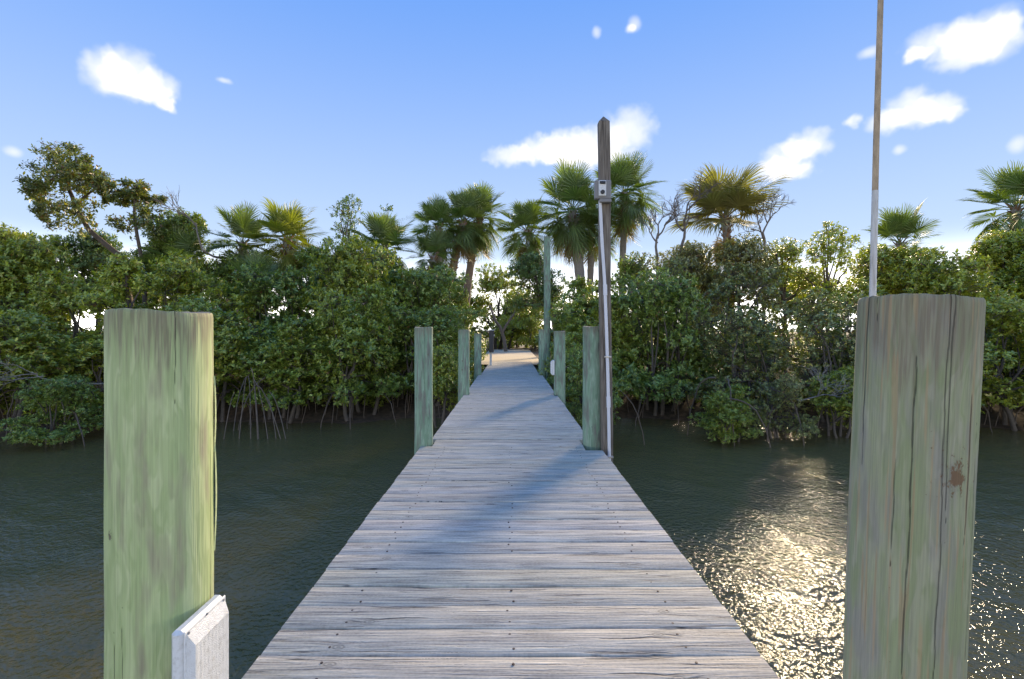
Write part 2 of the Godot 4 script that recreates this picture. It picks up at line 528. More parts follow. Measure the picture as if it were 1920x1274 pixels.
func land(x: float, z: float) -> float:
	var d := shore(x) - z                                       # metres inland
	var h := WATER - 0.05 + clampf(d * 0.28, -1.2, 0.28) + smoothstep(1.0, 5.0, d) * 0.75
	h += simplex_land.get_noise_2d(x, z) * 0.08
	var near_dock := smoothstep(3.0, 1.2, absf(x)) * smoothstep(-14.0, -16.6, z)
	return lerpf(h, -0.13, near_dock)

func grid_mesh(xs: PackedFloat32Array, zs: PackedFloat32Array, f: Callable, mat: Material, uvk: float) -> ArrayMesh:
	var nx := xs.size()
	var nz := zs.size()
	var v := PackedVector3Array(); v.resize(nx * nz)
	var n := PackedVector3Array(); n.resize(nx * nz)
	var t := PackedVector2Array(); t.resize(nx * nz)
	for b in nz:
		for a in nx:
			v[b * nx + a] = Vector3(xs[a], f.call(xs[a], zs[b]), zs[b])
			t[b * nx + a] = Vector2(xs[a], zs[b]) * uvk
	for b in nz:
		for a in nx:
			var l := v[b * nx + maxi(a - 1, 0)]; var r := v[b * nx + mini(a + 1, nx - 1)]
			var u := v[maxi(b - 1, 0) * nx + a]; var d := v[mini(b + 1, nz - 1) * nx + a]
			n[b * nx + a] = (d - u).cross(r - l).normalized()
	var idx := PackedInt32Array()
	for b in nz - 1:
		for a in nx - 1:
			var p := b * nx + a
			idx.append_array([p, p + 1, p + nx, p + 1, p + nx + 1, p + nx])
	var arr := []
	arr.resize(Mesh.ARRAY_MAX)
	arr[Mesh.ARRAY_VERTEX] = v; arr[Mesh.ARRAY_NORMAL] = n; arr[Mesh.ARRAY_TEX_UV] = t; arr[Mesh.ARRAY_INDEX] = idx
	var am := ArrayMesh.new()
	am.add_surface_from_arrays(Mesh.PRIMITIVE_TRIANGLES, arr)
	am.surface_set_material(0, mat)
	return am

func span(a: float, b: float, step: float, far_a := 0.0, far_b := 0.0) -> PackedFloat32Array:
	var o := PackedFloat32Array()
	if far_a != 0.0:
		for k in range(7, 0, -1): o.push_back(a - far_a * pow(k / 7.0, 2.2))
	var k := int(round((b - a) / step))
	for q in k + 1: o.push_back(a + (b - a) * q / k)
	if far_b != 0.0:
		for q in range(1, 8): o.push_back(b + far_b * pow(q / 7.0, 2.2))
	return o

func make_setting() -> void:
	var wn := simplex(21, 1.0, 3)
	var wn2 := simplex(22, 1.0, 2)
	var wave := func(x: float, z: float) -> float:
		var u := x * 0.82 + z * 0.57                            # wind drift: crests longer one way
		var w := -x * 0.57 + z * 0.82
		var calm := 0.55 + 0.6 * wn2.get_noise_2d(x * 0.35, z * 0.35)
		return WATER + (0.030 * wn.get_noise_2d(u * 0.9, w * 1.7) + 0.007 * wn2.get_noise_2d(u * 3.2 + 40.0, w * 5.5)) * clampf(calm, 0.2, 1.2) * lerpf(0.35, 1.15, smoothstep(-9.0, -3.5, z))
	var w := part(self, "water", grid_mesh(span(-9.0, 9.0, 0.045, 250.0, 250.0), span(-13.0, 0.5, 0.045, 6.0, 250.0), wave, M.water, 0.55))
	meta(w, "dark green rippled tidal water on both sides of the boardwalk", "water", "", "structure")
	var g := part(self, "ground", grid_mesh(span(-16.0, 16.0, 0.4, 400.0, 400.0), span(-34.0, -6.0, 0.4, 500.0, 300.0), land, M.ground, 1.0))
	meta(g, "brown muddy bank and leaf littered ground under the trees", "ground", "", "structure")
	var path_y := func(x: float, z: float) -> float: return -0.075 + simplex_land.get_noise_2d(x * 2.0, z * 2.0) * 0.012
	var p := part(self, "path", grid_mesh(span(-1.15, 1.05, 0.2), span(-29.0, -16.2, 0.4), path_y, M.sand, 1.0))
	meta(p, "pale sandy path where the boardwalk meets the land", "path", "", "structure")


# ---------------------------------------------------------------- boardwalk
var piles := []     # [x, z, r]

func half_width(z: float) -> float:
	return 0.771 if z > -4.45 else 0.725 if z > -8.15 else 0.715 if z > -12.0 else 0.66

func plank_mesh(xl: float, xr: float, w: float, row: int, u0: float, flip: bool, tint: Color) -> ArrayMesh:
	var b := MB.new()
	var hw := w * 0.5
	var prof := [Vector2(-hw, -0.038), Vector2(-hw, -0.004), Vector2(-hw + 0.003, -0.0006), Vector2(0, 0.0), Vector2(hw - 0.003, -0.0006), Vector2(hw, -0.004), Vector2(hw, -0.038)]
	var nrm := [Vector2(-1, 0), Vector2(-0.9, 0.4), Vector2(-0.25, 1), Vector2(0, 1), Vector2(0.25, 1), Vector2(0.9, 0.4), Vector2(1, 0)]
	var seg := 7
	var cup := rf(-0.0016, 0.0016)
	var bow := rf(-0.003, 0.003)
	var skew := rf(-0.0025, 0.0025)
	var jl := rf(-0.003, 0.003)
	var jr := rf(-0.003, 0.003)
	for s in seg + 1:
		var f := s / float(seg)
		var x := lerpf(xl + jl, xr + jr, f)
		for k in 7:
			var q: Vector2 = prof[k]
			var nn: Vector2 = (nrm[k] as Vector2).normalized()
			var y := q.y + (cup * absf(q.x) / hw if k > 0 and k < 6 else 0.0) + bow * sin(f * PI) + rf(-0.0007, 0.0007)
			var across := clampf(q.x / w + 0.5, 0.03, 0.97)
			if flip: across = 1.0 - across
			b.vert(Vector3(x, y, q.x + skew * (f - 0.5) * 2.0 + rf(-0.0009, 0.0009)), Vector3(0, nn.y, nn.x), tint, Vector2(absf(u0 - clampf((x + 0.79) / 1.58, 0.002, 0.998)), (row + across) / 8.0))
	for s in seg:
		for k in 6:
			var p := s * 7 + k
			b.tri_idx(p, p + 1, p + 7); b.tri_idx(p + 1, p + 8, p + 7)
	for e: int in [0, seg]:
		var nn := Vector3(-1 if e == 0 else 1, 0, 0)
		var ids := []
		for k in 7: ids.append(b.vert(b.v[e * 7 + k], nn, tint, Vector2(0.4 + k * 0.004, (row + 0.3 + 0.05 * k) / 8.0)))
		for k in range(1, 6): b.tri_idx(ids[0], ids[k], ids[k + 1])
	return b.mesh(M.plank)

func make_boardwalk() -> void:
	var d := thing("boardwalk", "long boardwalk of weathered grey planks leading to the shore", "boardwalk")
	var screw := CylinderMesh.new()
	screw.top_radius = 0.0042; screw.bottom_radius = 0.0046; screw.height = 0.003; screw.radial_segments = 8; screw.rings = 1
	screw.material = std(lin(0.085, 0.055, 0.04), 0.7)
	var z := 2.4
	while z > -16.3:
		var w := 0.138 + rf(-0.002, 0.003)
		var zc := z - w * 0.5
		var xl := -half_width(zc)
		var xr := half_width(zc)
		for p: Array in piles:
			if absf(zc - p[1]) < p[2] + w * 0.5 + 0.004:
				if p[0] < 0: xl = maxf(xl, p[0] + p[2] + 0.006)
				else: xr = minf(xr, p[0] - p[2] - 0.006)
		var tv := rf(0.94, 1.05)
		var o := part(d, "plank", plank_mesh(xl, xr, w, R.randi() % 8, 1.0 if R.randf() < 0.5 else 0.0, R.randf() < 0.5, Color(tv, tv * rf(0.985, 1.01), tv * rf(0.98, 1.02))), Vector3(0, rf(-0.0015, 0.0015), zc))
		o.rotation.x = rf(-0.004, 0.004)
		if zc > -4.4 and zc < 0.2:                               # rusty screw heads over the stringers
			for sx: float in [-0.56, 0.0, 0.56]:
				for sz: float in [-0.036, 0.036]:
					part(o, "screw", screw, Vector3(sx + rf(-0.012, 0.012), -0.0006, sz + rf(-0.006, 0.006)))
		z -= w + rf(0.0015, 0.0045)
	for x: float in [-0.56, 0.0, 0.56]:
		var bm := BoxMesh.new()
		bm.size = Vector3(0.045, 0.19, 18.6); bm.material = M.beam
		part(d, "stringer", bm, Vector3(x, -0.14, -6.95))
	for zb: float in [-1.27, -4.5, -8.05, -11.6, -15.0]:
		var bm := BoxMesh.new()
		bm.size = Vector3(1.36, 0.19, 0.045); bm.material = M.beam
		part(d, "cross_beam", bm, Vector3(0, -0.335, zb + 0.06))

func pile_shape(r: float, top: float, bottom: float, rough: float, sd: int, mat: Material) -> Array:
	var nf := simplex(sd, 1.0, 2)
	var b := MB.new()
	var sides := 56
	var ys := PackedFloat32Array([0.0, -0.004, -0.012])
	var y := -0.05
	while y > bottom - top:
		ys.push_back(y); y -= 0.06
	ys.push_back(bottom - top)
	for k in ys.size():
		for s in sides + 1:
			var an := TAU * (s / float(sides) - 0.5)        # u = 0.5 looks along +Z
			var d := Vector3(sin(an), 0, cos(an))
			var rr := r * (1.0 + rough * nf.get_noise_3d(d.x * 1.3, ys[k] * 1.2, d.z * 1.3) + rough * 0.35 * nf.get_noise_3d(d.x * 6.0, ys[k] * 0.8, d.z * 6.0))
			if k == 0: rr -= 0.003
			elif k == 1: rr -= 0.001
			var tilt := 0.004 * sin(an * 2.0 + sd) + 0.003 * nf.get_noise_2d(d.x * 9.0, d.z * 9.0)
			b.vert(d * rr + Vector3(0, top + ys[k] + (tilt if k < 3 else 0.0), 0), (d + (Vector3.UP * 0.6 if k == 0 else Vector3.UP * 0.25 if k == 1 else Vector3.ZERO)).normalized(), Color.WHITE, Vector2(s / float(sides), -ys[k] / 1.2))
	for k in ys.size() - 1:
		for s in sides:
			var p := k * (sides + 1) + s
			b.tri_idx(p, p + 1, p + sides + 1); b.tri_idx(p + 1, p + sides + 2, p + sides + 1)
	var e := MB.new()
	var m := e.vert(Vector3(0, top - 0.002, 0), Vector3.UP)
	var ids := []
	for s in sides: ids.append(e.vert(b.v[s], Vector3.UP))
	for s in sides: e.tri_idx(m, ids[s], ids[(s + 1) % sides])
	return [b.mesh(mat), e.mesh(M.endgrain)]

func make_pile(label: String, x: float, z: float, r: float, top: float, mat: Material, sd: int, rough := 0.03, turn := 0.0) -> Node3D:
	var o := thing("dock_piling", label, "piling", Vector3(x, -2.6, z), "round pilings along the boardwalk")
	var s := pile_shape(r, top + 2.6, 0.0, rough, sd, mat)
	part(o, "shaft", s[0]); part(o, "cut_end", s[1])
	o.rotation.y = turn
	return o

func make_piles() -> void:
	piles = [[-0.883, -1.295, 0.114], [0.957, -1.228, 0.112], [-0.762, -4.5, 0.08], [0.735, -4.5, 0.098], [-0.735, -8.07, 0.088], [0.770, -8.02, 0.09], [-0.74, -11.6, 0.082], [0.72, -11.6, 0.08]]
	var a := make_pile("thick pale green piling beside the deck with a white light fixture on it", -0.883, -1.295, 0.114, 1.047, M.pile0, 3, 0.022, deg_to_rad(34.0))
	# splinters that stand off its deck side
	for q in [[0.88, 0.68, 0.003, 0.010], [0.72, 0.42, 0.0045, 0.012]]:
		var b := MB.new()
		var an := deg_to_rad(84.0)
		var d := Vector3(sin(an), 0, cos(an))
		var s := Vector3(d.z, 0, -d.x)
		var prev := []
		for k in 9:
			var f := k / 8.0
			var y := lerpf(q[0], q[1], f) + 2.6
			var off: float = 0.1135 + q[2] * sin(f * PI) + 0.001
			var wd: float = 0.007 * sin(PI * clampf(f * 0.94 + 0.03, 0, 1)) + 0.001
			var row := [d * off - s * wd + Vector3(0, y, 0), d * off + s * wd + Vector3(0, y, 0), d * (off + 0.003) + Vector3(0, y, 0)]
			if k:
				b.flat_quad(prev[0], prev[2], row[2], row[0], d - s, Color.WHITE, [Vector2(.31, .1), Vector2(.32, .1), Vector2(.32, .2), Vector2(.31, .2)])
				b.flat_quad(prev[2], prev[1], row[1], row[2], d + s, Color.WHITE, [Vector2(.31, .1), Vector2(.32, .1), Vector2(.32, .2), Vector2(.31, .2)])
				b.flat_quad(prev[0], prev[1], row[1], row[0], -d, Color.WHITE, [Vector2(.31, .1), Vector2(.32, .1), Vector2(.32, .2), Vector2(.31, .2)])
			prev = row
		part(a, "splinter", b.mesh(M.pile0))
	var c := make_pile("thick grey green cracked piling with a brown knot, leaning beside the deck", 0.957, -1.228, 0.112, 1.077, M.pile1, 8, 0.03, deg_to_rad(-38.0))
	c.rotation = Vector3(deg_to_rad(1.0), deg_to_rad(-38.0), deg_to_rad(-2.0))
	c.position += Vector3(-0.105, 0, -0.05)
	make_pile("slim green piling with a dark weathered stripe, second on its side of the deck", -0.762, -4.5, 0.08, 1.028, M.pile2, 13, 0.05, 0.5)
	make_pile("wide teal green piling standing against the tall square post", 0.735, -4.5, 0.098, 1.035, M.pile2, 17, 0.05, 2.2)
	make_pile("green piling across the deck from the one with a small white fixture", -0.735, -8.07, 0.088, 1.01, M.pile2, 23, 0.05, 1.1)
	make_pile("green piling with a small white light fixture low on its side", 0.770, -8.02, 0.09, 0.99, M.pile2, 29, 0.05, 3.3)
	make_pile("farthest green piling next to the dark cabinet", -0.74, -11.6, 0.082, 0.93, M.pile2, 31, 0.05, 4.0)
	make_pile("farthest green piling half hidden by mangrove leaves over the deck edge", 0.72, -11.6, 0.08, 1.02, M.pile2, 37, 0.05, 5.0)
	var t := thing("utility_pole", "tall greenish round pole rising behind the leaves near the palms", "pole", Vector3(1.02, -0.6, -14.2))
	var s := pile_shape(0.092, 4.2, 0.0, 0.03, 41, M.pile2)
	part(t, "shaft", s[0]); part(t, "cut_end", s[1])


# ---------------------------------------------------------------- fittings
func light_fixture(label: String, at: Vector3, faces: float, sz: Vector3) -> void:
	# sz: width, height, depth; the back is at z = 0 and the lens looks along +Z before turning
	var o := thing("light_fixture", label, "light fixture", at, "white light fixtures on the pilings")
	o.rotation.y = faces
	var w := sz.x
	var h := sz.y
	var d := sz.z
	part(o, "housing", bevel_box(Vector3(w, h, d * 0.72), minf(0.008, w * 0.1), M.white), Vector3(0, 0, d * 0.36))
	part(o, "rim", bevel_box(Vector3(w * 0.97, h * 0.985, d * 0.1), 0.002, M.white), Vector3(0, 0, d * 0.78))
	# prismatic lens: tapered block with sloped ends
	var b := MB.new()
	var x0 := w * 0.45
	var y0 := h * 0.465
	var x1 := w * 0.40
	var y1 := h * 0.36
	var z0 := d * 0.83
	var z1 := d * 1.22
	var A := [Vector3(-x0, -y0, z0), Vector3(x0, -y0, z0), Vector3(x0, y0, z0), Vector3(-x0, y0, z0)]
	var B := [Vector3(-x1, -y1, z1), Vector3(x1, -y1, z1), Vector3(x1, y1, z1), Vector3(-x1, y1, z1)]
	for k in 4:
		b.flat_quad(A[k], A[(k + 1) % 4], B[(k + 1) % 4], B[k], (A[k] + A[(k + 1) % 4]) * Vector3(1, 1, 0) + Vector3(0, 0, 0.05))
	b.flat_quad(B[0], B[1], B[2], B[3], Vector3.BACK)
	for k in 9:                                                # moulded ribs down the lens
		var x := lerpf(-x1 * 0.9, x1 * 0.9, k / 8.0)
		var e := x1 * 0.05
		b.flat_quad(Vector3(x - e, -y1 * 0.97, z1 + 0.0002), Vector3(x, -y1 * 0.97, z1 + d * 0.012), Vector3(x, y1 * 0.97, z1 + d * 0.012), Vector3(x - e, y1 * 0.97, z1 + 0.0002), Vector3(-1, 0, 1))
		b.flat_quad(Vector3(x + e, -y1 * 0.97, z1 + 0.0002), Vector3(x, -y1 * 0.97, z1 + d * 0.012), Vector3(x, y1 * 0.97, z1 + d * 0.012), Vector3(x + e, y1 * 0.97, z1 + 0.0002), Vector3(1, 0, 1))
	part(o, "lens", b.mesh(M.lens))
	for p: Vector2 in [Vector2(0, 1), Vector2(0, -1), Vector2(-0.9, 0.97), Vector2(0.9, 0.97)]:
		var cy := CylinderMesh.new()
		cy.top_radius = 0.003; cy.bottom_radius = 0.003; cy.height = 0.004; cy.radial_segments = 10; cy.material = M.steel
		var sc := part(o, "screw", cy, Vector3(p.x * w * 0.46, p.y * h * 0.478, d * 0.84))
		sc.rotation.x = PI / 2

func make_fittings() -> void:
	light_fixture("white plastic light fixture low on the pale green piling beside the deck", Vector3(-0.768, 0.18, -1.238), PI / 2, Vector3(0.172, 0.28, 0.040))
	light_fixture("small white light fixture far down the boardwalk on a green piling", Vector3(0.688, 0.42, -8.0), -PI / 2, Vector3(0.10, 0.235, 0.05))
	# tall square post with a pointed top
	var o := thing("square_post", "tall weathered square wooden post with a pointed top beside the deck", "post", Vector3(0.842, -2.4, -4.36))
	var b := MB.new()
	var h := 0.046
	var bv := 0.008
	var H := 5.17
	var ring := [Vector2(-h + bv, h), Vector2(h - bv, h), Vector2(h, h - bv), Vector2(h, -h + bv), Vector2(h - bv, -h), Vector2(-h + bv, -h), Vector2(-h, -h + bv), Vector2(-h, h - bv)]
	var ys := [0.0, 1.0, 2.0, 2.6, 3.2, 3.8, 4.4, 4.9, H]
	for k in 8:
		var p: Vector2 = ring[k]
		var q: Vector2 = ring[(k + 1) % 8]
		var nn := Vector3(p.x + q.x, 0, p.y + q.y)
		for j in ys.size() - 1:
			var j0 := 0.004 * sin(ys[j] * 3.0)
			var j1 := 0.004 * sin(ys[j + 1] * 3.0)
			b.flat_quad(Vector3(p.x + j0, ys[j], p.y), Vector3(q.x + j0, ys[j], q.y), Vector3(q.x + j1, ys[j + 1], q.y), Vector3(p.x + j1, ys[j + 1], p.y), nn)
		var jt := 0.004 * sin(H * 3.0)
		b.flat_tri(Vector3(p.x + jt, H, p.y), Vector3(q.x + jt, H, q.y), Vector3(jt, H + 0.055, 0), nn + Vector3(0, 0.05, 0))
	part(o, "shaft", b.mesh(M.old_post))
	o.rotation.z = deg_to_rad(0.55)
	# junction box near its upper third
	var jb := thing("junction_box", "grey junction box with a white outlet cover high on the square post", "junction box", Vector3(0.772, 2.175, -4.285))
	part(jb, "case", bevel_box(Vector3(0.135, 0.155, 0.06), 0.006, M.grey_box))
	var pl := part(jb, "cover_plate", bevel_box(Vector3(0.062, 0.128, 0.014), 0.004, M.white), Vector3(-0.008, 0.006, 0.037))
	part(pl, "hood", bevel_box(Vector3(0.05, 0.022, 0.012), 0.004, M.dark), Vector3(0, 0.045, 0.0125))
	var cy := CylinderMesh.new()
	cy.top_radius = 0.016; cy.bottom_radius = 0.018; cy.height = 0.016; cy.radial_segments = 20; cy.material = M.dark
	var kn := part(pl, "photo_cell", cy, Vector3(0.0, -0.034, 0.014))
	kn.rotation.x = PI / 2
	part(jb, "bottom_flange", bevel_box(Vector3(0.1, 0.03, 0.06), 0.004, M.grey_box), Vector3(0.02, -0.092, 0.0))
	# conduit
	var cd := thing("conduit_pipe", "pale plastic conduit running down the square post to the water", "conduit", Vector3(0, 0, 0))
	var t := MB.new()
	var pts := PackedVector3Array()
	var rad := PackedFloat32Array()
	for q: Array in [[0.752, 2.08], [0.757, 1.98], [0.768, 1.75], [0.790, 1.42], [0.806, 1.0], [0.818, 0.6], [0.826, 0.2], [0.832, -0.2], [0.835, -1.0], [0.837, -2.4]]:
		pts.push_back(Vector3(q[0], q[1], -4.291)); rad.push_back(0.0135)
	t.tube(pts, rad, 14)
	part(cd, "pipe", t.mesh(M.pvc))
	for q: Array in [[0.7945, 1.34, 0.09], [0.8225, 0.4, 0.09]]:
		var u := MB.new()
		u.tube(PackedVector3Array([Vector3(q[0] - 0.0012, q[1] + q[2] * 0.5, -4.291), Vector3(q[0] + 0.0012, q[1] - q[2] * 0.5, -4.291)]), PackedFloat32Array([0.0172, 0.0172]), 14)
		part(cd, "coupling", u.mesh(M.pvc))
	for q: Array in [[0.812, 0.78], [0.831, -0.06]]:
		part(cd, "strap", bevel_box(Vector3(0.055, 0.014, 0.034), 0.002, M.steel), Vector3(q[0] + 0.003, q[1], -4.291))
	# thin leaning pole out in the water
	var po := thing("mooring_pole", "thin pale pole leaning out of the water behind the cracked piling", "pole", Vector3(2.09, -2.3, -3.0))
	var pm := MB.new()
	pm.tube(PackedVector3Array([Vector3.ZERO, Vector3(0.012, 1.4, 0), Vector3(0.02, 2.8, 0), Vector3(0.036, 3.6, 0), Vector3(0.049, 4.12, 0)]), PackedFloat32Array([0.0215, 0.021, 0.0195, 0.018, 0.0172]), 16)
	part(po, "lower_shaft", pm.mesh(M.pole))
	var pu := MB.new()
	pu.tube(PackedVector3Array([Vector3(0.048, 4.10, 0), Vector3(0.055, 4.4, 0), Vector3(0.095, 5.7, 0), Vector3(0.14, 7.2, 0)]), PackedFloat32Array([0.0165, 0.0162, 0.0145, 0.0125]), 16, Color(0.62, 0.47, 0.3))  # same pole, browned to paint in its backlit dark upper length
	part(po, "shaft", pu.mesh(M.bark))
	var pc := MB.new()
	pc.tube(PackedVector3Array([Vector3(0.14, 7.19, 0), Vector3(0.141, 7.23, 0)]), PackedFloat32Array([0.018, 0.012]), 12)
	part(po, "end_cap", pc.mesh(M.pvc))
	# dark cabinet on a pale post at the far end of the deck
	var cb := thing("utility_cabinet", "narrow black cabinet on a pale post at the far end of the boardwalk", "cabinet", Vector3(-0.56, -0.12, -14.6))
	part(cb, "post", bevel_box(Vector3(0.06, 0.5, 0.06), 0.004, M.white), Vector3(0, 0.25, 0))
	part(cb, "case", bevel_box(Vector3(0.13, 0.62, 0.3), 0.008, M.dark), Vector3(0.02, 0.81, 0))
	part(cb, "lid", bevel_box(Vector3(0.16, 0.018, 0.33), 0.004, M.white), Vector3(0.02, 1.13, 0))
	part(cb, "handle", bevel_box(Vector3(0.02, 0.05, 0.02), 0.003, M.white), Vector3(0.1, 0.98, 0.12))


# ---------------------------------------------------------------- plants
func wobble(a: Vector3, b: Vector3, k: int, amt: float) -> PackedVector3Array:
	var o := PackedVector3Array()
	var bend := rdir() * amt
	for q in k + 1:
		var f := q / float(k)
		o.push_back(a.lerp(b, f) + bend * sin(f * PI) + (rdir() * amt * 0.3 if q > 0 and q < k else Vector3.ZERO))
	return o

func taper(a: float, b: float, k: int) -> PackedFloat32Array:
	var o := PackedFloat32Array()
	for q in k + 1: o.push_back(lerpf(a, b, q / float(k)))
	return o

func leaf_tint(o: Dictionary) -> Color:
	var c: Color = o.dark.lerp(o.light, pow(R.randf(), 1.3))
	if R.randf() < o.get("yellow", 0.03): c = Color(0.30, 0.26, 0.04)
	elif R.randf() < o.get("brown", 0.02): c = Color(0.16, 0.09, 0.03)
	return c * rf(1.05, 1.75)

func spray(lf: MB, p: Vector3, axis: Vector3, o: Dictionary) -> void:
	var m: int = o.leaves
	var a0 := rf(0, TAU)
	var s := axis.cross(Vector3(0.3, 1, 0.2) if absf(axis.y) < 0.95 else Vector3.RIGHT).normalized()
	var u := axis.cross(s)
	for k in m:
		var an := a0 + k * 2.4
		var open := rf(0.6, 1.5)
		var d := (axis * cos(open) + (s * cos(an) + u * sin(an)) * sin(open) + Vector3(0, rf(-0.25, 0.1), 0)).normalized()
		var ln: float = o.len * rf(0.7, 1.2)
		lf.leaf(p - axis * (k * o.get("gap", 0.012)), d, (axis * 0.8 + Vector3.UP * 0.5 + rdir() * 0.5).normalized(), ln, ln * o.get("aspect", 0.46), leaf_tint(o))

func lobe(lf: MB, wd: MB, c: Vector3, r: Vector3, tips: int, o: Dictionary) -> void:
	for k in tips:
		var d := rdir()
		if d.y < -0.3 and R.randf() < 0.5: d.y = -d.y
		var q := pow(R.randf(), 0.3)
		var p := c + d * r * q
		var axis := (d * 0.8 + Vector3.UP * 0.55 + rdir() * 0.45).normalized()
		if R.randf() < o.get("twigs", 0.3):
			wd.tube(wobble(c + d * r * (q * 0.25), p, 2, 0.03), taper(0.008, 0.003, 2), 3, o.bark, false)
		spray(lf, p, axis, o)

func bush_meshes(o: Dictionary) -> Array:
	# unit mangrove: about 3 m across and 3.4 m high, stands on the mud at y = 0
	var lf := MB.new()
	var wd := MB.new()
	var stems: int = o.stems
	for s in stems:
		var an := TAU * (s + rf(0, 0.8)) / stems
		var foot := Vector3(cos(an), 0, sin(an)) * rf(0.05, 0.45)
		var fork := foot * 1.6 + Vector3(rf(-0.2, 0.2), rf(0.8, 1.3), rf(-0.2, 0.2))
		wd.tube(wobble(foot, fork, 4, 0.07), taper(0.05, 0.038, 4), 7, o.bark)
		for l in int(o.lobes / stems):
			var a2 := an + rf(-1.1, 1.1)
			var hi := pow(rf(0.0, 1.0), 1.25)
			var out := rf(0.25, 1.0) * (1.25 - 0.55 * hi) * float(o.wide)
			var c := Vector3(cos(a2) * out, lerpf(o.low, o.high, hi), sin(a2) * out)
			wd.tube(wobble(fork, c, 4, 0.12), taper(0.03, 0.009, 4), 5, o.bark, false)
			lobe(lf, wd, c, Vector3(rf(0.4, 0.7), rf(0.3, 0.5), rf(0.4, 0.7)), int(o.tips * rf(0.7, 1.3)), o)
	return [lf.mesh(M.leaf), wd.mesh(M.bark)]

func root_mesh(reach: float, rise: float, drop: float) -> ArrayMesh:
	var b := MB.new()
	var p := PackedVector3Array()
	var r := PackedFloat32Array()
	for k in 9:
		var f := k / 8.0
		p.push_back(Vector3(reach * pow(f, 0.75), rise * (1.0 - pow(f, 2.2)) - drop * smoothstep(0.7, 1.0, f), 0) + Vector3(rf(-1, 1), 0, rf(-1, 1)) * 0.025)
		r.push_back(lerpf(0.017, 0.010, f))
	b.tube(p, r, 5, Color(0.17, 0.135, 0.105))
	return b.mesh(M.bark)

func twiggy(b: MB, p: Vector3, d: Vector3, ln: float, rad: float, depth: int, col: Color, spread := 0.7) -> void:
	var q := p + d * ln
	b.tube(wobble(p, q, 3, ln * 0.08), taper(rad, rad * 0.66, 3), 5 if rad > 0.01 else 3, col, false)
	if depth == 0: return
	for k in R.randi_range(2, 3):
		var e := (d + rdir() * spread + Vector3(0, 0.12, 0)).normalized()
		twiggy(b, p.lerp(q, rf(0.55, 1.0)), e, ln * rf(0.6, 0.85), rad * 0.66, depth - 1, col, spread)

var bushes := []
var roots := []
var sprays := {}

func mangrove(label: String, kind: int, at: Vector3, scale_: Vector3, turn: float, group: String, n_roots := 0, called := "mangrove_bush", cat := "mangrove") -> Node3D:
	var o := thing(called, label, cat, at, group)
	o.rotation.y = turn
	var c := part(o, "crown", bushes[kind][0])
	var w := part(o, "stems", bushes[kind][1])
	c.scale = scale_; w.scale = scale_
	c.set_meta("kind", "stuff")
	for k in n_roots:
		var r := part(o, "prop_root", roots[R.randi() % roots.size()])
		r.rotation.y = TAU * (k + rf(-0.4, 0.4)) / n_roots
		r.position = Vector3(rf(-0.5, 0.5), 0, rf(-0.5, 0.5)) * scale_
		r.scale = Vector3(rf(0.7, 1.3), rf(0.7, 1.25), 1)
	return o

func make_bush_kinds() -> void:
	var g := {"stems": 4, "lobes": 28, "low": 0.75, "high": 3.1, "wide": 1.15, "tips": 78, "leaves": 8, "len": 0.098, "dark": Color(0.135, 0.18, 0.028), "light": Color(0.30, 0.355, 0.055), "bark": Color(0.16, 0.135, 0.11)}
	bushes.append(bush_meshes(g))
	g.light = Color(0.36, 0.395, 0.055); g.yellow = 0.06
	bushes.append(bush_meshes(g))
	g.dark = Color(0.115, 0.17, 0.034); g.light = Color(0.25, 0.315, 0.062); g.yellow = 0.01; g.stems = 5
	bushes.append(bush_meshes(g))
	g.dark = Color(0.19, 0.23, 0.025); g.light = Color(0.40, 0.42, 0.055); g.yellow = 0.12; g.tips = 78     # yellow-green kind
	bushes.append(bush_meshes(g))
	# thin olive kind with a lot of bare twig
	g.dark = Color(0.14, 0.16, 0.05); g.light = Color(0.28, 0.30, 0.09); g.yellow = 0.05; g.brown = 0.08; g.tips = 56; g.twigs = 0.7; g.len = 0.085
	bushes.append(bush_meshes(g))
	# low, leafy to the ground: understory and thicket
	g.dark = Color(0.125, 0.17, 0.028); g.light = Color(0.28, 0.33, 0.052); g.yellow = 0.03; g.brown = 0.03; g.tips = 84; g.twigs = 0.25; g.len = 0.098; g.low = 0.15; g.high = 2.6; g.lobes = 30; g.stems = 5
	bushes.append(bush_meshes(g))
	for k in 5: roots.append(root_mesh(rf(0.5, 1.1), rf(0.7, 1.25), 0.35))

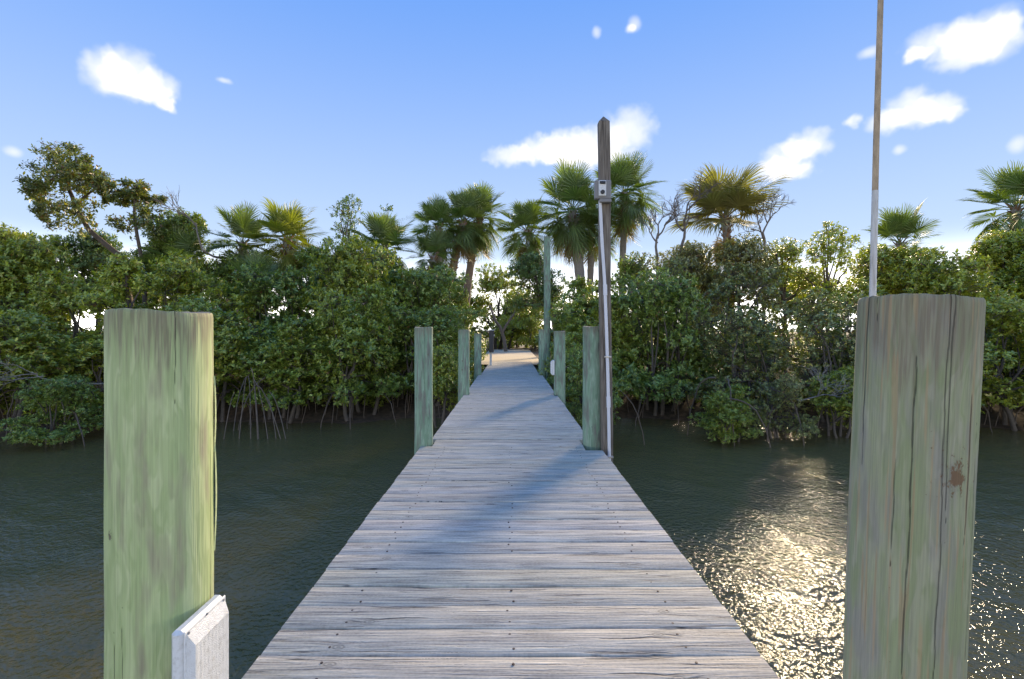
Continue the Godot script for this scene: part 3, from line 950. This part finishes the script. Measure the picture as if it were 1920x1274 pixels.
func make_mangroves() -> void:
	var groups := ["mangroves along the water's edge", "second row of mangroves behind the water's edge"]
	for side: int in [-1, 1]:
		var sn := "left" if side < 0 else "right"
		# x, dz behind shore, height scale, kind
		var front := [
			[2.35, 0.6, 0.8, 2], [3.9, 0.2, 0.98, 0], [5.6, 0.0, 0.74, 0], [7.4, -0.1, 0.9, 1], [9.2, 0.1, 0.66, 3], [11.0, -0.1, 0.78, 1], [13.0, 0.0, 0.92, 3], [15.2, 0.2, 1.05, 2], [17.4, 0.1, 0.9, 0], [19.8, 0.0, 1.0, 1]] if side < 0 else [
			[2.3, 0.3, 0.9, 0], [3.9, 0.2, 1.08, 2], [5.7, 0.0, 0.86, 4], [7.6, 0.0, 0.98, 4], [9.6, 0.1, 0.8, 1], [11.6, 0.0, 0.95, 3], [13.6, 0.0, 1.05, 3], [15.8, 0.1, 0.95, 0], [18.2, 0.0, 1.0, 1], [20.6, 0.0, 0.9, 2]]
		var k := 0
		for f: Array in front:
			var x: float = f[0] * side
			var z: float = shore(x) - 0.4 - f[1]
			var s: float = f[2]
			mangrove("leafy mangrove at the water's edge on the %s bank, %s from the boardwalk" % [sn, ORD[k]], f[3], Vector3(x, land(x, z) - 0.05, z), Vector3(1.05, s, 1.0), rf(0, TAU), groups[0], 14)
			k += 1
		var back := [[2.5, 3.2, 1.02, 2], [4.6, 3.0, 1.28, 1], [6.8, 2.8, 1.05, 2], [9.0, 2.8, 1.2, 3], [11.4, 2.8, 0.98, 3], [14.0, 2.8, 1.32, 1], [16.8, 2.8, 1.15, 0], [19.6, 2.8, 1.25, 2], [22.6, 2.8, 1.2, 1]] if side < 0 else [[2.3, 3.0, 0.95, 0], [4.4, 3.0, 1.25, 4], [6.8, 3.2, 1.12, 4], [9.4, 3.0, 0.95, 3], [12.0, 2.8, 1.2, 3], [14.8, 2.8, 1.38, 3], [17.4, 2.8, 1.3, 0], [20.2, 2.8, 1.25, 1], [23.2, 2.8, 1.3, 2]]
		k = 0
		for f: Array in back:
			var x: float = f[0] * side
			var z: float = shore(x) - f[1]
			mangrove("taller leafy mangrove behind the front row on the %s bank, %s from the boardwalk" % [sn, ORD[k]], f[3], Vector3(x, land(x, z) - 0.05, z), Vector3(1.15, f[2], 1.1), rf(0, TAU), groups[1])
			k += 1
		# understory between the rows
		k = 0
		for x0: float in [1.9, 3.2, 4.8, 6.5, 8.4, 10.4, 12.6, 15.0]:
			var x := x0 * side
			var z := shore(x) - 1.9 - rf(0.0, 0.3)
			mangrove("low understory shrub between the mangrove rows on the %s bank, %s from the boardwalk" % [sn, ORD[k]], 5, Vector3(x, land(x, z) - 0.1, z), Vector3(0.95, rf(0.6, 0.78), 0.7), rf(0, TAU), "low shrubs between the mangrove rows", 0, "understory_shrub", "shrub")
			k += 1
	# low boughs over the water
	mangrove("low bright green mangrove overhanging the glittering water", 0, Vector3(4.35, WATER - 0.1, -10.3), Vector3(0.52, 0.36, 0.45), 0.4, groups[0], 3)
	mangrove("low dark green mangrove overhanging the water at the left edge of the view", 2, Vector3(-9.0, WATER - 0.1, -10.2), Vector3(0.6, 0.42, 0.5), 1.4, groups[0], 3)
	mangrove("low mangrove with pale stems reaching over the glittering water near the dead branches", 4, Vector3(5.6, WATER - 0.1, -10.75), Vector3(0.62, 0.44, 0.5), 0.9, groups[0], 4)
	mangrove("low mangrove over the water just left of the cracked piling", 1, Vector3(6.9, WATER - 0.1, -10.8), Vector3(0.6, 0.46, 0.5), 2.9, groups[0], 4)
	mangrove("small mangrove leaning over the right edge of the boardwalk", 0, Vector3(1.32, -0.9, -11.4), Vector3(0.42, 0.5, 0.5), 2.0, groups[0], 0)
	mangrove("small mangrove pressing against the left side of the boardwalk", 1, Vector3(-1.5, -1.0, -10.6), Vector3(0.42, 0.5, 0.55), 3.0, groups[0], 0)
	mangrove("small mangrove between the boardwalk and the right bank", 2, Vector3(1.55, -1.1, -9.9), Vector3(0.5, 0.5, 0.5), 5.0, groups[0], 3)

func open_tree(label: String, at: Vector3, trunk: Array, lobes: Array, o: Dictionary, group := "") -> void:
	# trunk: list of [points], each a limb as [Vector3..., r0, r1]; lobes: [centre, radius]
	var t := thing(o.get("called", "open_tree"), label, "tree", at, group)
	var wd := MB.new()
	for l: Array in trunk:
		var p := PackedVector3Array()
		for q in l.size() - 2: p.push_back(l[q])
		# smooth the limb
		var cv := Curve3D.new()
		for q in p.size():
			var tg := (p[mini(q + 1, p.size() - 1)] - p[maxi(q - 1, 0)]) * 0.2
			cv.add_point(p[q], -tg, tg)
		var pts := PackedVector3Array()
		for q in 13: pts.push_back(cv.sample_baked(cv.get_baked_length() * q / 12.0, true) + rdir() * float(l[l.size() - 2]) * 0.2)
		wd.tube(pts, taper(l[l.size() - 2], l[l.size() - 1], 12), 8, o.bark)
	var lf := MB.new()
	var tw := MB.new()
	for l: Array in lobes:
		lobe(lf, tw, l[0], l[1], int(float(o.tips) * float(l[2]) if l.size() > 2 else o.tips), o)
		if l.size() > 3: tw.tube(wobble(l[3], l[0], 4, 0.12), taper(0.035, 0.012, 4), 5, o.bark, false)
	part(t, "trunk", wd.mesh(M.bark))
	part(t, "branches", tw.mesh(M.bark), Vector3.ZERO, "stuff")
	part(t, "crown", lf.mesh(M.leaf), Vector3.ZERO, "stuff")

func make_trees() -> void:
	var bk := Color(0.15, 0.115, 0.09)
	var o := {"tips": 60, "leaves": 7, "len": 0.13, "aspect": 0.42, "dark": Color(0.07, 0.10, 0.03), "light": Color(0.21, 0.22, 0.06), "bark": bk, "twigs": 0.6, "yellow": 0.05, "brown": 0.10, "gap": 0.03}
	# tall leaning tree at the left
	var z := 17.0
	var g := at_px(260, 760, z)
	var P := func(px: float, py: float, dz := 0.0) -> Vector3: return at_px(px, py, z - dz) - g
	var trunk := [
		[P.call(262, 770), P.call(235, 520), P.call(205, 465), P.call(170, 440), P.call(146, 395), P.call(140, 372), P.call(122, 340), P.call(128, 318), 0.16, 0.05],
		[P.call(144, 385), P.call(155, 372), P.call(178, 355), 0.055, 0.025],
		[P.call(121, 342), P.call(108, 330), P.call(85, 345), 0.04, 0.02],
		[P.call(143, 398), P.call(125, 392), P.call(100, 380), 0.035, 0.015],
	]
	var lobes := []
	for q: Array in [[95, 312, 30], [125, 300, 28], [145, 298, 22], [80, 335, 28], [62, 352, 20], [110, 335, 30], [140, 325, 26], [150, 315, 16], [165, 332, 22], [190, 340, 18], [198, 350, 12], [75, 365, 24], [100, 360, 22], [125, 405, 20], [150, 350, 18], [110, 400, 22], [85, 385, 20], [165, 395, 18], [70, 408, 14], [150, 420, 20]]:
		var rr: float = q[2] / 960.0 * z
		for w in 4: lobes.append([P.call(q[0] + rf(-1.1, 1.1) * q[2], q[1] + rf(-0.95, 0.95) * q[2], rf(-1.0, 1.0)), Vector3(rr, rr * 0.8, rr) * rf(0.6, 1.0), 0.26 if q[1] < 345 else 0.17])
	o.called = "leaning_tree"; o.tips = 75
	open_tree("tall leaning tree with a dense olive crown above the left bank", g, trunk, lobes, o)
	# its smaller neighbour
	var P2 := P
	lobes = []
	for q: Array in [[185, 372, 20], [215, 365, 20], [235, 368, 18], [255, 372, 18], [268, 378, 10], [205, 385, 22], [240, 392, 18], [175, 380, 10], [225, 420, 30], [200, 440, 30], [255, 425, 24]]:
		var rr: float = q[2] / 960.0 * z
		for w in 3: lobes.append([P2.call(q[0] + rf(-0.9, 0.9) * q[2], q[1] + rf(-0.8, 0.8) * q[2], rf(-0.6, 0.6)), Vector3(rr, rr * 0.75, rr) * rf(0.55, 0.9), 0.24])
	o.called = "broadleaf_tree"
	open_tree("small dark tree just beside the tall leaning tree", g + Vector3(0.9, 0, 0.5), [[P2.call(245, 770), P2.call(238, 520), P2.call(222, 430), P2.call(222, 380), 0.1, 0.04]], lobes, o)
	# broadleaf trees, each: label, bearing x, top y, distance, half width, density, tint
	var T := [
		["dark leafy tree between the leaning tree and the palms", 345, 388, 17.5, 78, 1.0, 0],
		["leafy tree filling the gap beside the leftmost palm", 420, 470, 17.0, 50, 1.0, 0],
		["yellow green sunlit tree behind the pale green piling", 245, 462, 12.9, 66, 1.3, 1],
		["yellow green tree at the left edge of the view", 25, 410, 14.5, 75, 1.1, 1],
		["thin open tree with dark leaves against the sky, left of the palm group", 645, 348, 21.0, 52, 0.35, 2],
		["small open tree top showing beside the palm fronds", 738, 366, 21.0, 28, 0.4, 2],
		["small open tree top behind the sunlit yellow palm", 545, 374, 21.0, 40, 0.4, 2],
		["dense dark green tree under the palms on the left bank", 622, 455, 16.5, 58, 1.5, 0],
		["dense bright tree beside the dense dark tree on the left bank", 710, 500, 16.5, 70, 1.3, 0],
		["airy leafy tree over the far end of the boardwalk", 1000, 470, 18.0, 66, 0.75, 2],
		["leafy tree rising behind the tall square post", 1210, 470, 16.0, 60, 1.0, 0],
		["thin leafy tree standing between the bare tree and the thin pole", 1545, 410, 15.5, 66, 0.5, 1],
		["yellow green tree behind the cracked piling", 1740, 455, 15.5, 72, 1.1, 1],
		["yellow green tree at the right edge of the view", 1875, 425, 15.5, 85, 1.2, 1],
		["olive tree under the withered palm", 1395, 436, 16.5, 78, 0.6, 3],
		["leafy tree under the tall leaning tree", 120, 432, 18.5, 66, 0.9, 0],
		["dark leafy tree at the foot of the leaning trunk", 205, 425, 19.5, 66, 0.9, 2],
		["tall leafy tree just left of the low dark palm", 300, 398, 20.0, 62, 0.8, 2],
		["leafy tree between the shaggy palm and the sunlit palm", 492, 462, 17.0, 56, 0.9, 0],
		["leafy tree just right of the sunlit yellow palm", 585, 470, 18.0, 54, 0.9, 2],
		["leafy tree below the wide green palm", 690, 455, 18.5, 60, 0.8, 2],
		["leafy tree below the slim grey palm", 785, 500, 18.0, 58, 0.9, 0],
		["leafy tree between the slim grey palm and the red trunked palms", 850, 488, 19.5, 48, 0.9, 2],
		["leafy tree beside the trunk of the tallest palm", 1290, 448, 17.5, 74, 0.8, 3],
		["open leafy tree left of the thin pole", 1475, 436, 16.5, 62, 0.55, 1],
		["leafy tree beside the thin pole", 1640, 445, 16.0, 66, 0.7, 1],
	]
	var tint := [[Color(0.11, 0.16, 0.026), Color(0.255, 0.315, 0.05), 0.03], [Color(0.19, 0.23, 0.025), Color(0.40, 0.42, 0.055), 0.10], [Color(0.075, 0.12, 0.035), Color(0.18, 0.25, 0.07), 0.02], [Color(0.15, 0.15, 0.05), Color(0.30, 0.28, 0.09), 0.08]]
	for t: Array in T:
		var zz: float = t[3]
		var top := at_px(t[1], t[2], zz)
		var hw: float = t[4] / 960.0 * zz
		var base := Vector3(top.x + rf(-0.4, 0.4), land(top.x, -zz) - 0.05, -zz)
		var off := Vector3.ZERO
		if absf(base.x) < 1.7:                                   # keep the trunk off the path
			off.x = base.x - 2.1
			base.x = 2.1
		var hh := top.y - base.y
		var tt: Array = tint[t[6]]
		var oo := {"called": "broadleaf_tree", "tips": 62, "leaves": 7, "len": 0.105, "dark": tt[0], "light": tt[1], "yellow": tt[2], "bark": Color(0.17, 0.14, 0.115), "twigs": 0.5, "gap": 0.02}
		var lb := []
		var k := int(clampf(hw * hw * 9.0, 7, 15))
		var fork := off * 0.6 + Vector3(0, hh * 0.5, 0)
		for q in k:
			var a := rf(0, TAU)
			var f := (q + 0.5) / k
			var y := lerpf(hh * 0.55, hh * 0.96, f)
			var rr := rf(0.36, 0.6) * clampf(hw, 0.7, 1.4)
			var out := rf(0.3, 1.0) * maxf(0.1, hw - rr * 0.5) * (1.1 - 0.75 * f * f)
			lb.append([off + Vector3(cos(a) * out, y - rr * 0.4, sin(a) * out), Vector3(rr, rr * 0.7, rr), float(t[5]) * rr * rr * 5.5, fork])
		open_tree(t[0], base, [[Vector3.ZERO, Vector3(rf(-0.2, 0.2), hh * 0.3, rf(-0.2, 0.2)), fork, off + Vector3(rf(-0.3, 0.3), hh * 0.85, rf(-0.3, 0.3)), 0.09 if t[5] > 0.5 else 0.05, 0.03 if t[5] > 0.5 else 0.012]], lb, oo)
	# far thicket behind the path: copies of the mangrove kinds
	var far := [[-6.0, -31, 1.7, 5], [-3.2, -30, 1.6, 5], [-0.7, -30.5, 1.6, 3], [1.7, -31, 1.15, 3], [4.6, -30, 0.95, 5], [7.8, -30, 1.0, 5], [-9.5, -29, 1.7, 5], [-13.5, -26, 1.7, 5], [-18, -25, 1.7, 5], [-22.5, -24, 1.8, 5], [11.0, -29, 1.7, 5], [15.0, -27, 1.7, 5], [19.5, -26, 1.7, 5], [24.0, -25, 1.8, 5]]
	var k := 0
	for f: Array in far:
		mangrove("shrubby tree in the far thicket, %s outward from the path on the %s" % [ORD[[2, 1, 0, 0, 1, 2, 3, 4, 5, 6, 3, 4, 5, 6][k]], "left" if f[0] < 0 else "right"], f[3], Vector3(f[0], land(f[0], f[1]) - 0.25, f[1]), Vector3(1.6, f[2], 1.4), rf(0, TAU), "far thicket behind the palms", 0, "thicket_tree", "tree")
		k += 1
	mangrove("dense shrub closing the view straight beyond the sandy path", 5, Vector3(0.5, -0.5, -33.5), Vector3(1.6, 1.4, 1.4), 0.3, "", 0, "thicket_shrub", "shrub")
	mangrove("small sunlit yellow shrub at the end of the sandy path", 3, Vector3(0.05 + 1.2, -0.15, -27.6), Vector3(0.52, 0.6, 0.5), 1.0, "", 0, "yellow_shrub", "shrub")
	mangrove("shrub crowding the left side of the sandy path", 5, Vector3(-1.95, -0.3, -18.2), Vector3(0.72, 0.95, 0.6), 1.0, "", 0, "path_shrub", "shrub")
	mangrove("shrub crowding the right side of the sandy path", 5, Vector3(2.25, -0.3, -17.5), Vector3(0.6, 0.62, 0.6), 4.0, "", 0, "path_shrub", "shrub")
	# forked bare trunk at the end of the path
	var ft := thing("forked_trunk", "pale forked leaning tree trunk at the end of the sandy path", "tree", Vector3(0, 0, 0))
	var b := MB.new()
	var A := at_px(949, 651, 26.0)
	var B := at_px(941, 622, 26.0)
	var C := at_px(929, 602, 26.0)
	b.tube(PackedVector3Array([Vector3(A.x, -0.15, A.z), A.lerp(B, 0.5), B, B.lerp(C, 0.5) + Vector3(0.05, 0, 0), C, C + Vector3(-0.3, 0.8, -0.2)]), taper(0.1, 0.05, 5), 8, Color(0.3, 0.25, 0.2))
	part(ft, "trunk", b.mesh(M.bark))
	var b2 := MB.new()
	var D := at_px(964, 588, 26.0)
	b2.tube(PackedVector3Array([B + Vector3(0, -0.1, 0), B.lerp(D, 0.4), D, D + Vector3(0.3, 0.7, 0)]), taper(0.07, 0.035, 3), 8, Color(0.3, 0.25, 0.2))
	part(ft, "limb", b2.mesh(M.bark))
	# bare and dead wood
	for q: Array in [["bare grey twiggy tree in front of the withered palm", 1278, 462, 17.6, Vector3(0.1, 1, 0), 0.95, 0.055, 6, Color(0.25, 0.2, 0.17)],
			["bare twiggy tree beside the withered palm", 1435, 480, 17.6, Vector3(-0.1, 1, 0), 0.8, 0.05, 6, Color(0.25, 0.2, 0.17)],
			["bare twiggy tree between the tallest palm and the withered palm", 1232, 478, 17.8, Vector3(0.05, 1, 0), 0.75, 0.05, 6, Color(0.27, 0.22, 0.18)],
			["dead grey branches sprawling over the water in front of the right bank", 1500, 752, 10.6, Vector3(0.5, 0.35, 0.75), 0.5, 0.014, 5, Color(0.46, 0.44, 0.42)],
			["dead grey branches tangled in the leaves at the left edge of the view", 120, 720, 10.3, Vector3(-0.55, 0.45, 0.6), 0.55, 0.016, 5, Color(0.36, 0.32, 0.28)],
			["bare grey branch sticking up among the leaves beside the dark tree", 380, 470, 16.5, Vector3(-0.2, 1, 0.1), 0.9, 0.03, 4, Color(0.3, 0.26, 0.22)]]:
		var base := at_px(q[1], q[2], q[3])
		var tr := thing("bare_tree" if q[7] == 6 else "dead_branch", q[0], "tree" if q[7] == 6 else "branch", base)
		var m := MB.new()
		twiggy(m, Vector3.ZERO, (q[4] as Vector3).normalized(), q[5], q[6], q[7], q[8])
		part(tr, "branches", m.mesh(M.bark), Vector3.ZERO, "stuff")
		var st := MB.new()
		var foot := Vector3(0, land(base.x, base.z) - base.y - 0.3, 0) if q[7] == 6 else Vector3(0, -0.1, 0)
		st.tube(wobble(foot + (Vector3(0.1, 0, -0.2) if q[7] == 6 else Vector3(0.15, 0, -1.1)), Vector3.ZERO, 5, 0.08), taper(q[6] * 1.5, q[6], 5), 7, q[8])
		part(tr, "trunk", st.mesh(M.bark))
	# aerial roots that hang to the water left of the deck
	var ar := thing("hanging_roots", "long pale aerial roots hanging from the mangrove into the water", "roots", at_px(480, 700, 10.6))
	var o0 := at_px(480, 700, 10.6)
	for q: Array in [[470, 690, 486, 822], [472, 692, 484, 818], [462, 706, 446, 812], [476, 712, 505, 800], [480, 720, 532, 795], [505, 735, 540, 798], [440, 735, 416, 805], [465, 705, 470, 805], [500, 745, 520, 800]]:
		var m := MB.new()
		var a := at_px(q[0], q[1], 10.8 + rf(-0.2, 0.2)) - o0
		var e := at_px(q[2], q[3], 10.6)
		var ee := Vector3(e.x, WATER - 0.25, e.z) - o0
		var pp := PackedVector3Array()
		for f in 9:
			var w := f / 8.0
			pp.push_back(Vector3(lerpf(a.x, ee.x, pow(w, 0.8)), lerpf(a.y, ee.y, pow(w, 1.25)), lerpf(a.z, ee.z, w)))
		m.tube(pp, taper(0.007, 0.010, 8), 6, Color(0.22, 0.18, 0.14))
		part(ar, "root", m.mesh(M.bark))


# ---------------------------------------------------------------- cabbage palms
var fronds := []
var dead_fronds := []
var dry_fronds := []
var sunlit_fronds := []

func frond_mesh(droop: float, petiole: float, rad: float, base_c: Color, tip_c: Color, limp: float) -> ArrayMesh:
	# grows along +Z from the origin, upper face +Y
	var b := MB.new()
	var pts := PackedVector3Array()
	for k in 6:
		var f := k / 5.0
		pts.push_back(Vector3(0, -droop * 0.25 * f * f, petiole * f))
	b.tube(pts, taper(0.022, 0.011, 5), 4, base_c * 1.3, false)
	var o := pts[5]
	var fwd := (pts[5] - pts[4]).normalized()
	var segs := 42
	for k in segs:
		var f := (k + 0.5) / segs * 2.0 - 1.0
		var an := f * deg_to_rad(128.0)
		# costa: the middle segments spring from further out along a recurved midrib
		var along := 0.38 * rad * (1.0 - absf(f))
		var root := o + fwd * along + Vector3(0, -droop * 0.5 * along * along / rad, 0)
		var d := (Vector3(sin(an), 0.12 + 0.25 * absf(sin(an)), 0) + fwd * cos(an)).normalized()
		d.y -= droop * 0.25 * (1.0 - absf(f))
		d = d.normalized()
		var ln := rad * (1.0 - 0.28 * f * f) * rf(0.88, 1.06)
		var s := d.cross(Vector3.UP).normalized()
		var nn := s.cross(d).normalized()
		var w := rad * 0.027
		var mid := root + d * ln * 0.5 + Vector3(0, -limp * 0.06, 0) + rdir() * 0.015
		var m2 := root + d * ln * 0.8 + Vector3(rf(-0.03, 0.03), -limp * 0.22, 0) + rdir() * 0.02
		var tip := root + d * ln * 0.96 + Vector3(rf(-0.05, 0.05), -limp * rf(0.35, 0.6), 0)
		var c0 := base_c * rf(0.9, 1.35)
		var c1 := c0.lerp(tip_c, rf(0.0, 0.5))
		var nl := (nn + s * 0.5 * (1 if k % 2 else -1)).normalized()
		var a := b.v.size()
		b.vert(root - s * w * 0.35, nl, c0); b.vert(root + s * w * 0.35, nl, c0)
		b.vert(mid - s * w + nn * w * 0.4, nl, c0); b.vert(mid + s * w - nn * w * 0.4, nl, c0)
		b.vert(m2 - s * w * 0.55, nl, c1); b.vert(m2 + s * w * 0.55, nl, c1)
		b.vert(tip, nl, c1)
		for t: Array in [[0, 1, 2], [1, 3, 2], [2, 3, 4], [3, 5, 4], [4, 5, 6]]: b.tri_idx(a + t[0], a + t[1], a + t[2])
	return b.mesh(M.frond)

func palm_trunk_mesh(h: float, r: float, bend: Vector3, col: Color) -> ArrayMesh:
	var b := MB.new()
	var p := PackedVector3Array()
	var rr := PackedFloat32Array()
	for k in 26:
		var f := k / 25.0
		p.push_back(Vector3(0, h * f, 0) + bend * f * f)
		rr.push_back(r * (1.12 - 0.2 * f) * (1.0 + (0.05 if k % 2 else -0.03)))
	b.tube(p, rr, 12, col)
	return b.mesh(M.bark)

func make_frond_kinds() -> void:
	var gc := Color(0.15, 0.21, 0.065)
	for k in 6:
		var droop: float = [0.1, 0.35, 0.6, 0.9, 1.1, 0.5][k]
		fronds.append(frond_mesh(droop, rf(0.6, 0.85), rf(0.85, 1.0), gc * rf(0.85, 1.25), Color(0.27, 0.26, 0.09), 0.3 + 0.25 * droop))
	for k in 3:
		sunlit_fronds.append(frond_mesh([0.2, 0.6, 1.0][k], rf(0.6, 0.85), 0.95, Color(0.27, 0.29, 0.05), Color(0.40, 0.36, 0.10), 0.5))  # yellower than the other fronds: sunlight put into the colour
		dry_fronds.append(frond_mesh([0.2, 0.5, 0.8][k], rf(0.6, 0.85), 0.9, Color(0.27, 0.245, 0.09), Color(0.36, 0.29, 0.15), 0.7))
		dead_fronds.append(frond_mesh(1.2, rf(0.7, 0.9), 0.75, Color(0.24, 0.17, 0.09), Color(0.34, 0.26, 0.15), 1.0))

func palm(label: String, crown: Vector3, size: float, count: int, dead: int, o: Dictionary = {}) -> void:
	var lean: float = o.get("lean", rf(-0.25, 0.25))
	var base := Vector3(crown.x - lean, land(crown.x, crown.z) - 0.1, crown.z)
	var t := thing("cabbage_palm", label, "palm", base, "cabbage palms above the mangroves")
	var h := crown.y - base.y
	var top := Vector3(lean, h, 0)
	var r: float = o.get("r", 0.14)
	part(t, "trunk", palm_trunk_mesh(h, r, Vector3(lean, 0, 0), o.get("bark", Color(0.36, 0.32, 0.28))))
	# old leaf bases crossed over the upper trunk
	var bm := MB.new()
	var blen: float = o.get("boots", 0.9)
	var k := 0
	for q in int(blen / 0.055):
		var y := h - 0.03 - q * 0.055
		for s in 2:
			var an := k * 2.4 + s * 3.0
			k += 1
			var d := Vector3(cos(an), 0, sin(an))
			var sd := Vector3(-d.z, 0, d.x)
			var f := y / h
			var cc := Vector3(lean * f * f, y, 0)
			var a := cc + d * r * 0.7
			var tipp := cc + d * (r + rf(0.07, 0.13)) + Vector3(0, rf(0.14, 0.24), 0) + sd * rf(-0.06, 0.06)
			var cl: Color = (o.get("boot_col", Color(0.30, 0.18, 0.11)) as Color) * rf(0.6, 1.5)
			var w := rf(0.035, 0.055)
			bm.flat_quad(a - sd * w, a + sd * w, tipp + sd * w * 0.45, tipp - sd * w * 0.45, d, cl)
			bm.flat_quad(a - sd * w - d * 0.03, a + sd * w - d * 0.03, tipp + sd * w * 0.45 - d * 0.03, tipp - sd * w * 0.45 - d * 0.03, -d, cl)
			bm.flat_quad(tipp - sd * w * 0.45, tipp + sd * w * 0.45, tipp + sd * w * 0.45 - d * 0.03, tipp - sd * w * 0.45 - d * 0.03, Vector3.UP, cl)
			for e: int in [-1, 1]:
				bm.flat_quad(a + sd * w * e, tipp + sd * w * 0.45 * e, tipp + sd * w * 0.45 * e - d * 0.03, a + sd * w * e - d * 0.03, sd * e, cl)
	part(t, "leaf_bases", bm.mesh(M.bark), Vector3.ZERO, "stuff")
	count = int(count * 1.4)
	for q in count:
		var f := (q + 0.5) / count
		var pitch := deg_to_rad(lerpf(86.0, o.get("low", -34.0), pow(f, 0.9)) + rf(-9, 9))
		var yaw := q * 2.39996 + rf(-0.3, 0.3)
		var fr := part(t, "frond", fronds[clampi(int(f * 5.0 + rf(-0.6, 0.9)), 0, 5)] if not o.get("pale", false) else dry_fronds[q % 3])
		if o.get("gold", false): fr.mesh = sunlit_fronds[clampi(int(f * 3.0), 0, 2)]
		fr.transform = Transform3D(Basis(Vector3.UP, yaw) * Basis(Vector3.RIGHT, -pitch) * Basis(Vector3.BACK, rf(-0.35, 0.35)), top + Vector3(0, -f * 0.22, 0))
		fr.scale = Vector3.ONE * size * (1.0 if o.get("pale", false) else 0.84) * rf(0.88, 1.1) * (0.85 if f < 0.12 else 1.0)
	for q in dead:
		var fr := part(t, "dead_frond", dead_fronds[q % 3])
		fr.transform = Transform3D(Basis(Vector3.UP, q * 2.0 + rf(-0.4, 0.4)) * Basis(Vector3.RIGHT, deg_to_rad(rf(50, 78))), top + Vector3(0, -0.25, 0))
		fr.scale = Vector3.ONE * size * rf(0.75, 0.95)

func make_palms() -> void:
	var red := {"boots": 2.2, "boot_col": Color(0.40, 0.19, 0.10), "r": 0.17, "lean": 0.75, "bark": Color(0.34, 0.26, 0.2)}
	palm("green palm with a shaggy pale trunk above the left bank", at_px(455, 455, 18.0), 0.85, 20, 4, {"boots": 2.6, "boot_col": Color(0.24, 0.19, 0.15), "lean": -0.1})
	palm("low dark palm half hidden among the leaves beside the shaggy palm", at_px(340, 500, 17.0), 0.95, 16, 2)
	palm("low spreading palm in front of the shaggy palm", at_px(480, 545, 15.8), 0.8, 14, 2)
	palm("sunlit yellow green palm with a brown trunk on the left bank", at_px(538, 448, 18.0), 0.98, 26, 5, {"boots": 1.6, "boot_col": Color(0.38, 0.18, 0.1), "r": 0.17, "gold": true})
	palm("wide green palm without a visible trunk left of the palm cluster", at_px(718, 465, 20.0), 1.0, 24, 2)
	palm("palm with a slim grey trunk left of the red trunked palms", at_px(822, 425, 21.0), 0.85, 22, 3, {"boots": 0.8})
	palm("short palm with drooping fronds under the slim grey palm", at_px(812, 480, 20.0), 0.75, 16, 3)
	palm("red trunked palm, left one of the pair by the path", at_px(868, 415, 22.0), 0.92, 24, 3, red)
	palm("red trunked palm, right one of the pair by the path", at_px(900, 408, 23.0), 1.0, 28, 3, red)
	palm("small drooping palm just left of the tall greenish pole", at_px(988, 432, 22.0), 0.95, 26, 4, {"lean": -1.3})
	palm("big dense palm left of the tall square post", at_px(1072, 395, 21.0), 1.15, 32, 5, {"boots": 2.2, "boot_col": Color(0.38, 0.28, 0.21), "r": 0.2, "lean": -0.5})
	palm("short palm filling in behind the square post", at_px(1110, 430, 22.0), 0.9, 18, 2)
	palm("tallest palm, with a grey trunk just right of the square post", at_px(1172, 362, 22.0), 1.12, 30, 5, {"boots": 1.2, "lean": 0.15})
	palm("withered tan palm to the right of the tallest palm", at_px(1360, 405, 18.5), 1.1, 20, 3, {"pale": true, "boots": 1.5, "low": 8.0})
	palm("small palm against the sky behind the thin pole", at_px(1688, 455, 20.0), 0.95, 18, 2)
	palm("broad palm reaching into view at the right edge", at_px(1905, 388, 17.0), 1.0, 20, 2)


func _ready() -> void:
	R.seed = 2024
	make_view()
	make_materials()
	make_setting()
	make_piles()
	make_boardwalk()
	make_bush_kinds()
	make_mangroves()
	make_trees()
	make_frond_kinds()
	make_palms()
	make_fittings()
